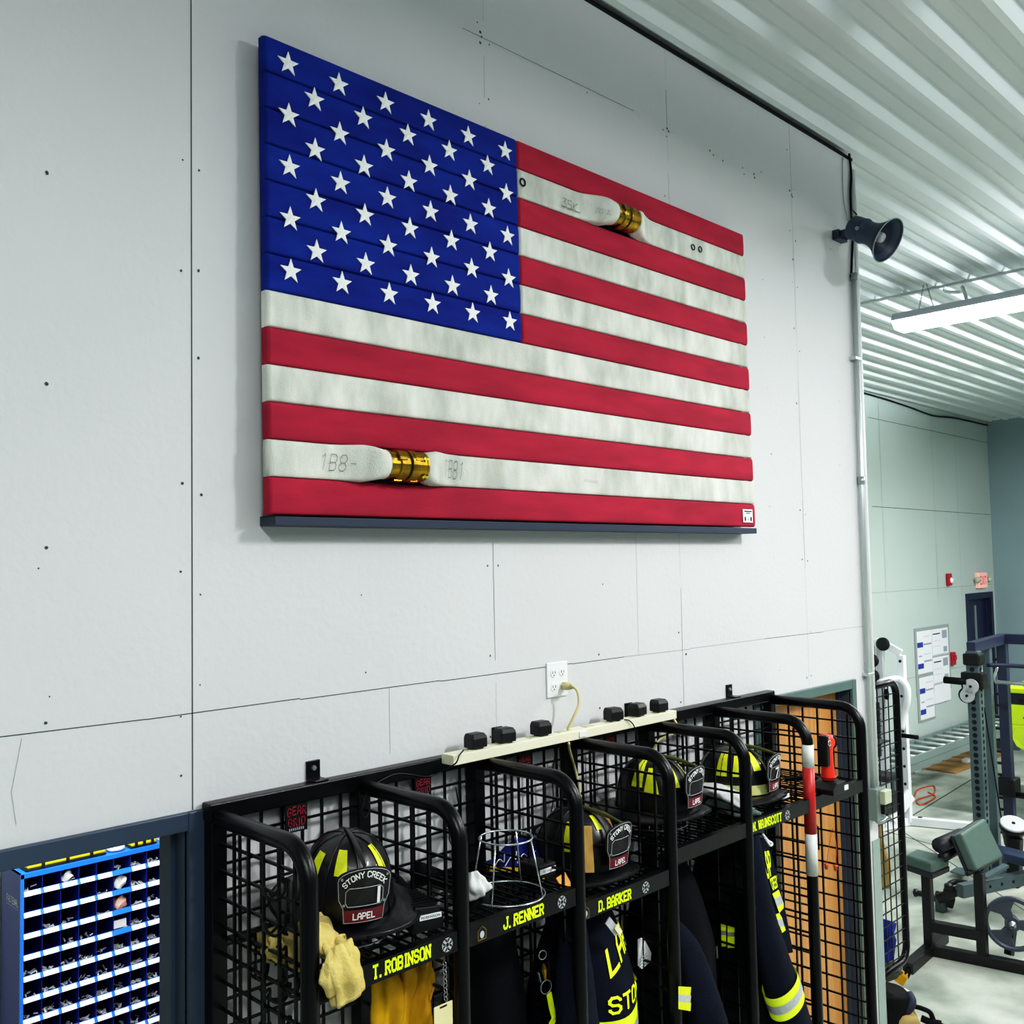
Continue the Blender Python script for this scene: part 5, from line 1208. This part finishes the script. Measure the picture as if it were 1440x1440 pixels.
# ================================================================== FLAT BENCH
fb = thing('flat_bench', 'dark padded flat bench with a punched grey beam behind the preacher bench', 'bench', (7.2, .3, 0))
zz_ = .45
q4 = [at(1398, 1186, 2, zz_), at(1440, 1196, 2, zz_), at(1500, 1222, 2, zz_), at(1411, 1199, 2, zz_)]
k = MB(); k.prism(q4, (0, 0, -.07)); k.build('bench_pad', mat('bench_navy', '#2c3a55', .35), fb, bev=.012)
a = at(1350, 1253, 2, .25); b_ = at(1480, 1226, 2, .25)
bm = MB().bar(a, b_, .06, .10).build('bench_beam', gymgrey, fb, bev=.004)
d = (b_-a).normalized(); nn_ = d.cross(Vector((0, 0, 1))).normalized()
if nn_.x > 0: nn_ = -nn_
k = MB()
for t_ in np.linspace(.28, .9, 6): k.lathe([(.012, 0), (.012, .002), (0, .001)], a.lerp(b_, t_)+nn_*.0305, nn_, 10)
k.build('beam_hole', inkd, bm)
k = MB(); c1_ = at(1323, 1263, 2, .10); k.bar(c1_, at(1352, 1250, 2, .22), .12, .07); k.bar(at(1318, 1262, 2, .1), at(1338, 1268, 2, .06), .10, .09)
k.build('bench_carriage', blackp, fb, bev=.012)
k = MB(); k.cyl(at(1288, 1256, 2, .16), at(1312, 1259, 2, .14), .022, 12); k.lathe([(0, 0), (.03, .01), (.03, .035), (0, .045)], at(1292, 1256, 2, .16), (at(1284, 1255, 2, .16)-at(1292, 1256, 2, .16)), 12); k.build('pull_pin', blackp, fb, smooth=True)
k = MB(); k.tube(smoothpath([at(1330, 1254, 2, .2), at(1335, 1244, 2, .25), at(1345, 1240, 2, .27), at(1362, 1243, 2, .27), at(1368, 1248, 2, .25)], 5), .022, 8); k.lathe([(0, -.03), (.03, -.02), (.034, 0), (.03, .02), (0, .03)], at(1334, 1247, 2, .24), (0, 0, 1), 12); k.build('adjust_handle', blackp, fb, smooth=True)
k = MB(); k.prism([at(1336, 1225, 2, .05), at(1345, 1219, 2, .05), at(1362, 1221, 2, .05), at(1356, 1231, 2, .05)], (0, 0, -.012)); k.build('base_plate', gymgrey, fb)
k = MB(); k.bar(at(1384, 1234, 2, .35), at(1415, 1217, 2, .40), .05, .02); k.prism([at(1384, 1232, 2, .30), at(1394, 1229, 2, .30), at(1398, 1232, 2, .30), at(1388, 1237, 2, .30)], (0, 0, -.01)); k.build('bench_lever', gymgrey, fb)
bars('bench_post', [((a.lerp(b_, .95).x, a.lerp(b_, .95).y, 0), (a.lerp(b_, .95).x, a.lerp(b_, .95).y, .38)), ((c1_.x, c1_.y, 0), (c1_.x, c1_.y, .08))], gymgrey, fb, .07)
# ================================================================== PREACHER BENCH
pb = thing('preacher_bench', 'black framed preacher curl bench with grey-green seat and slanted arm pad', 'bench', (5.95, .45, 0))
P0 = Vector((5.83, .665, 0)); P1 = Vector((6.03, .375, 0)); dr = Vector((.107, -.611, 0)).normalized()
P1 = P0 + dr*.34
bars('frame_post', [((P0.x, P0.y, .0), (P0.x, P0.y, .60)), ((P1.x, P1.y, 0), (P1.x, P1.y, .62))], blackp, pb, .062)
e = P0+dr*1.1
bars('base_rail', [((P0.x, P0.y, .035), (e.x, e.y, .035)), ((P0.x-.42, P0.y-.02, .035), (P0.x+.3, P0.y+.02, .035)), ((P0.x, P0.y, .20), (P1.x, P1.y, .20)), ((e.x-.3, e.y, .035), (e.x+.3, e.y, .035))], blackp, pb, .07)
zs_ = .69
k = MB(); q4 = [at(1273, 1202, 2, zs_), at(1289, 1193, 2, zs_), at(1335, 1203.5, 2, zs_), at(1310, 1214, 2, zs_)]
k.prism(q4, (0, 0, -.075)); k.build('seat_pad', [vinyl], pb, bev=.018, segs=3)
k = MB(); q5 = [p+Vector((0, 0, -.070)) for p in q4]; cc = sum(q5, Vector())/4; q5 = [cc+(p-cc)*1.004 for p in q5]; k.prism(q5, (0, 0, -.04)); k.build('seat_board', vinyle, pb, bev=.008)
TL, TR_, BR, BL = at(1352, 1172, 0, 5.80), at(1385.5, 1150, 0, 6.28), at(1411.7, 1205, 0, 6.28), at(1374.7, 1224, 0, 5.80)
nrm = (TR_-TL).cross(BL-TL).normalized(); 
if nrm.z > 0: nrm = -nrm
k = MB(); k.prism([TL, TR_, BR, BL], nrm*.07); k.build('arm_pad', vinyl, pb, bev=.018, segs=3)
k = MB(); q4 = [p+nrm*.068 for p in (TL, TR_, BR, BL)]; k.prism(q4, nrm*.022); k.build('pad_board', vinyle, pb, bev=.006)
k = MB(); c = TL.lerp(TR_, .3)+nrm*.10; k.tube([c+Vector((-.2, .04, -.06)), c+Vector((.15, .02, -.06))], .05, 12); k.tube([c+Vector((-.12, .05, -.16)), c+Vector((.15, .02, -.14))], .035, 10); k.build('chest_roll', vinyle, pb, smooth=True)
k = MB(); c = BL.lerp(BR, .5)+nrm*.03
k.cyl(BL+nrm*.05+Vector((-.06, 0, 0)), BR+nrm*.05+Vector((.02, 0, 0)), .016, 8); k.build('bar_rest', blackp, pb)
# weight plate hanging on its peg
wpz = at(1424, 1299, 0, 6.02); wa = Vector((-1, -.30, .08)).normalized()
pl_ = thing('weight_plate', 'dark three-spoke iron weight plate on the preacher bench peg', 'weight plate', tuple(wpz))
Rr = .178
k = MB(); k.lathe([(Rr*.84, .0), (Rr*.84, .014), (Rr*.90, .020), (Rr*.985, .020), (Rr, .014), (Rr, -.014), (Rr*.985, -.020), (Rr*.84, -.014), (Rr*.84, 0)], wpz, wa, 40); k.build('plate_ring', iron, pl_, smooth=False)
u = wa.orthogonal().normalized(); u = (Vector((0, 0, 1))-wa*wa.z).normalized(); w_ = wa.cross(u)
k = MB()
for q_ in range(3):
    a0 = q_*2*PI/3+.5; pts = []
    for (r_, da) in ((.20, -.9), (.5, -.42), (.88, -.62), (.90, -.3), (.90, 0), (.90, .3), (.88, .62), (.5, .42), (.20, .9)):
        pts.append(wpz + (u*math.cos(a0+da)+w_*math.sin(a0+da))*Rr*r_ - wa*.008)
    k.prism(pts, wa*.020)
k.build('plate_web', iron, pl_, bev=.003)
k = MB(); k.lathe([(.026, -.02), (.026, .018), (.045, .02), (.05, .012), (.05, -.012)], wpz, wa, 20); k.build('plate_hub', iron, pl_)
pg = MB().cyl(wpz-wa*.16, wpz+wa*.07, .0245, 14).build('plate_peg', wire, pb, smooth=True)
k = MB(); k.lathe([(.012, .10), (.012, .028)], wpz, wa, 10); k.build('peg_tip', steel, pl_)
bars('peg_arm', [((wpz-wa*.15), (P1.x+.2, P1.y-.1, .035))], blackp, pb, .05)
# ================================================================== YELLOW VEHICLE AT THE RIGHT EDGE
vh = thing('utility_vehicle', 'bright yellow vehicle with a black stripe and a black number, cut by the right edge', 'vehicle', (10.4, .6, .4))
vx = 10.05; y0_, y1_ = 1.50, -.9
a = at(1410, 965, 0, vx); zt_ = a.z; yl = a.y
def vz(py): return at(1418, py, 0, vx).z
z1_, z2_, z3_, z4_ = vz(966), vz(974), vz(990), vz(1018); zb_ = vz(1060)
def slab(name, za, zb__, m, dx=0., yl_=yl, bevv=.03):
    return MB().box(vx+dx, vx+1.2, y1_, yl_, zb__, za).build(name, m, vh, bev=bevv, segs=3)
slab('upper_band', z1_, z2_, vehy, -.02, yl, .015)
slab('black_stripe', z2_, z3_, mat('vehicle_black', '#191d2c', .35), .01, yl-.01, .005)
slab('body_side', z3_, z4_, vehy, 0., yl-.06, .01)
k = MB(); k.prism([(vx-.015, yl-.035, z4_), (vx-.015, yl-.045, z4_-.10), (vx+.02, yl-.10, zb_+.08), (vx+.08, yl-.18, zb_+.02), (vx+.12, yl-.30, zb_), (vx+.12, y1_, zb_), (vx-.015, y1_, z4_)], (1.0, 0, 0)); k.build('lower_hull', vehy, vh, bev=.02, segs=3)
k = MB(); p0_ = at(1433, 1012, 0, vx); text(k, '7', lambda u, v: Vector((vx-.002, p0_.y-.18*u, p0_.z+.22*v)), th=1.6, serif=True); k.build('body_number', inkd, vh)
k = MB().prism([(vx+.1, yl-.15, z1_), (vx+.1, yl-.7, z1_+.14), (vx+.1, y1_, z1_+.16), (vx+.1, y1_, z1_)], (.9, 0, 0)); k.build('vehicle_top', mat('vehicle_black', '#191d2c', .35), vh, bev=.02)
for yy in (yl-.5, y1_+.4):
    k = MB(); k.lathe([(.0, -.09), (.16, -.09), (.25, -.07), (.27, 0), (.25, .07), (.16, .09), (0, .09)], (vx+.25, yy, .27), (1, 0, 0), 24); k.build('vehicle_wheel', blackr, vh, smooth=True)
k = MB().box(vx+.2, vx+1.0, y1_, yl-.3, .25, zb_+.02); k.build('chassis', blackp, vh)
# ================================================================== LIGHT FIXTURES
def fixture(x, y0, L, label, group='ceiling light fixtures', detail=False):
    y1 = y0-L
    t = thing('light_fixture', label, 'light', (x, y0, 4.54), group)
    k = MB()
    pts = [(x-.125, y0, 4.603), (x-.125, y0, 4.62), (x-.10, y0, 4.66), (x+.10, y0, 4.66), (x+.125, y0, 4.62), (x+.125, y0, 4.603)]
    k.prism(pts, (0, -L, 0)); k.build('fixture_housing', fixm, t)
    k = MB(); pts = [(x-.122, y0-.006, 4.602), (x-.118, y0-.006, 4.575), (x-.085, y0-.006, 4.54), (x+.085, y0-.006, 4.54), (x+.118, y0-.006, 4.575), (x+.122, y0-.006, 4.602)]
    k.prism(pts, (0, -L+.012, 0)); k.build('lens_cover', lens, t)
    k = MB()
    for yy in (y0-.22, y1+.3):
        top = Vector((x, yy, CE+.03))
        for dy in (-.06, .06):
            b = Vector((x, yy+dy, 4.66)); n = 16
            for j in range(n):
                c = top.lerp(b, (j+.5)/n); d = (b-top).normalized()*.011; w = Vector((.004, 0, 0)) if j % 2 else Vector((0, .004, 0))
                for s_ in (-1, 1): k.bar(c-d+w*s_, c+d+w*s_, .0025)
    k.build('hanging_chain', steel, t)
    return t
fixture(6.3, .90, 2.44, 'long lit fluorescent ceiling fixture hanging on chains, entering at the right edge')
for x, y0 in ((6.3, -1.7), (2.4, -1.55), (2.4, -4.2), (-1.4, -1.55), (-1.4, -4.2), (10.3, .2), (10.3, -2.6)):
    fixture(x, y0, 2.44, 'lit fluorescent ceiling fixture out of the picture in the same bay')
p0 = at(1327, 402, 2, CE+.02)
k = MB(); pts = smoothpath([p0+Vector((0,0,-.005)), p0+Vector((.0, -.02, -.05)), p0+Vector((.0, -.13, -.075)), Vector((6.30, p0.y-.24, 4.78)), Vector((6.30, p0.y-.27, 4.663))], 8)
k.tube(pts, .013, 8); k.cyl(p0+Vector((0,0,.01)), p0+Vector((0,0,-.03)), .022, 10)
tag(k.build('flexible_conduit', galv, None, smooth=True), 'curved flexible metal conduit feeding the lit ceiling fixture', 'conduit')
k = MB(); k.tube([(6.42, 2.0, CE-.024), (6.42, -4, CE-.024)], .012, 8)
tag(k.build('ceiling_conduit', ceilm, None, smooth=True), 'white painted conduit running across the ceiling ribs above the light fixture', 'conduit')
def area(name, loc, rot, sx, sy, power, col=(1, .975, .965)):
    l = bpy.data.lights.new(name, 'AREA'); l.shape = 'RECTANGLE'; l.size = sx; l.size_y = sy; l.energy = power; l.color = col
    o = bpy.data.objects.new(name, l); COL.objects.link(o); o.location = loc; o.rotation_euler = rot; return o
for x, y, L, e in ((6.3, -.3, 2.2, 50), (6.3, -3.0, 1.0, 125), (2.4, -2.9, .7, 122), (2.4, -5.4, 2.3, 20), (-1.4, -3.2, 1.0, 74), (-1.4, -5.4, 2.3, 20), (10.3, -1.0, 2.3, 300), (10.3, -3.8, 2.3, 160)):
    area('fluorescent_light', (x, y, 4.53), (0, 0, 0), .17, L, e)
# added fill lamps behind the camera, grazing the ceiling ribs for contrast
for x, e, tl, sp in ((1.5, 75, 21, 24), (8.5, 125, 15, 27)):
    o = area('ceiling_rib_fill', (x, -7.6, 3.55), (math.radians(90+tl), 0, 0), 5.5, .5, e, (.94, .98, 1)); o.data.spread = math.radians(sp)
# storeroom light
area('storeroom_light', (.6, 1.7, 2.7), (0, 0, 0), .25, 1.8, 85)
w = bpy.data.worlds.new('world'); scene.world = w; w.use_nodes = True
w.node_tree.nodes['Background'].inputs[0].default_value = (.66, .90, .94, 1); w.node_tree.nodes['Background'].inputs[1].default_value = .18
scene.view_settings.view_transform = 'Standard'; scene.view_settings.look = 'None'
scene.view_settings.use_curve_mapping = True
cm = scene.view_settings.curve_mapping; cm.use_clip = False; cv = cm.curves[3]
for a, b in ((.03, .017), (.12, .095), (.35, .36), (.65, .72)): cv.points.new(a, b)
cm.update()
scene.view_settings.exposure = 0; scene.view_settings.gamma = 1
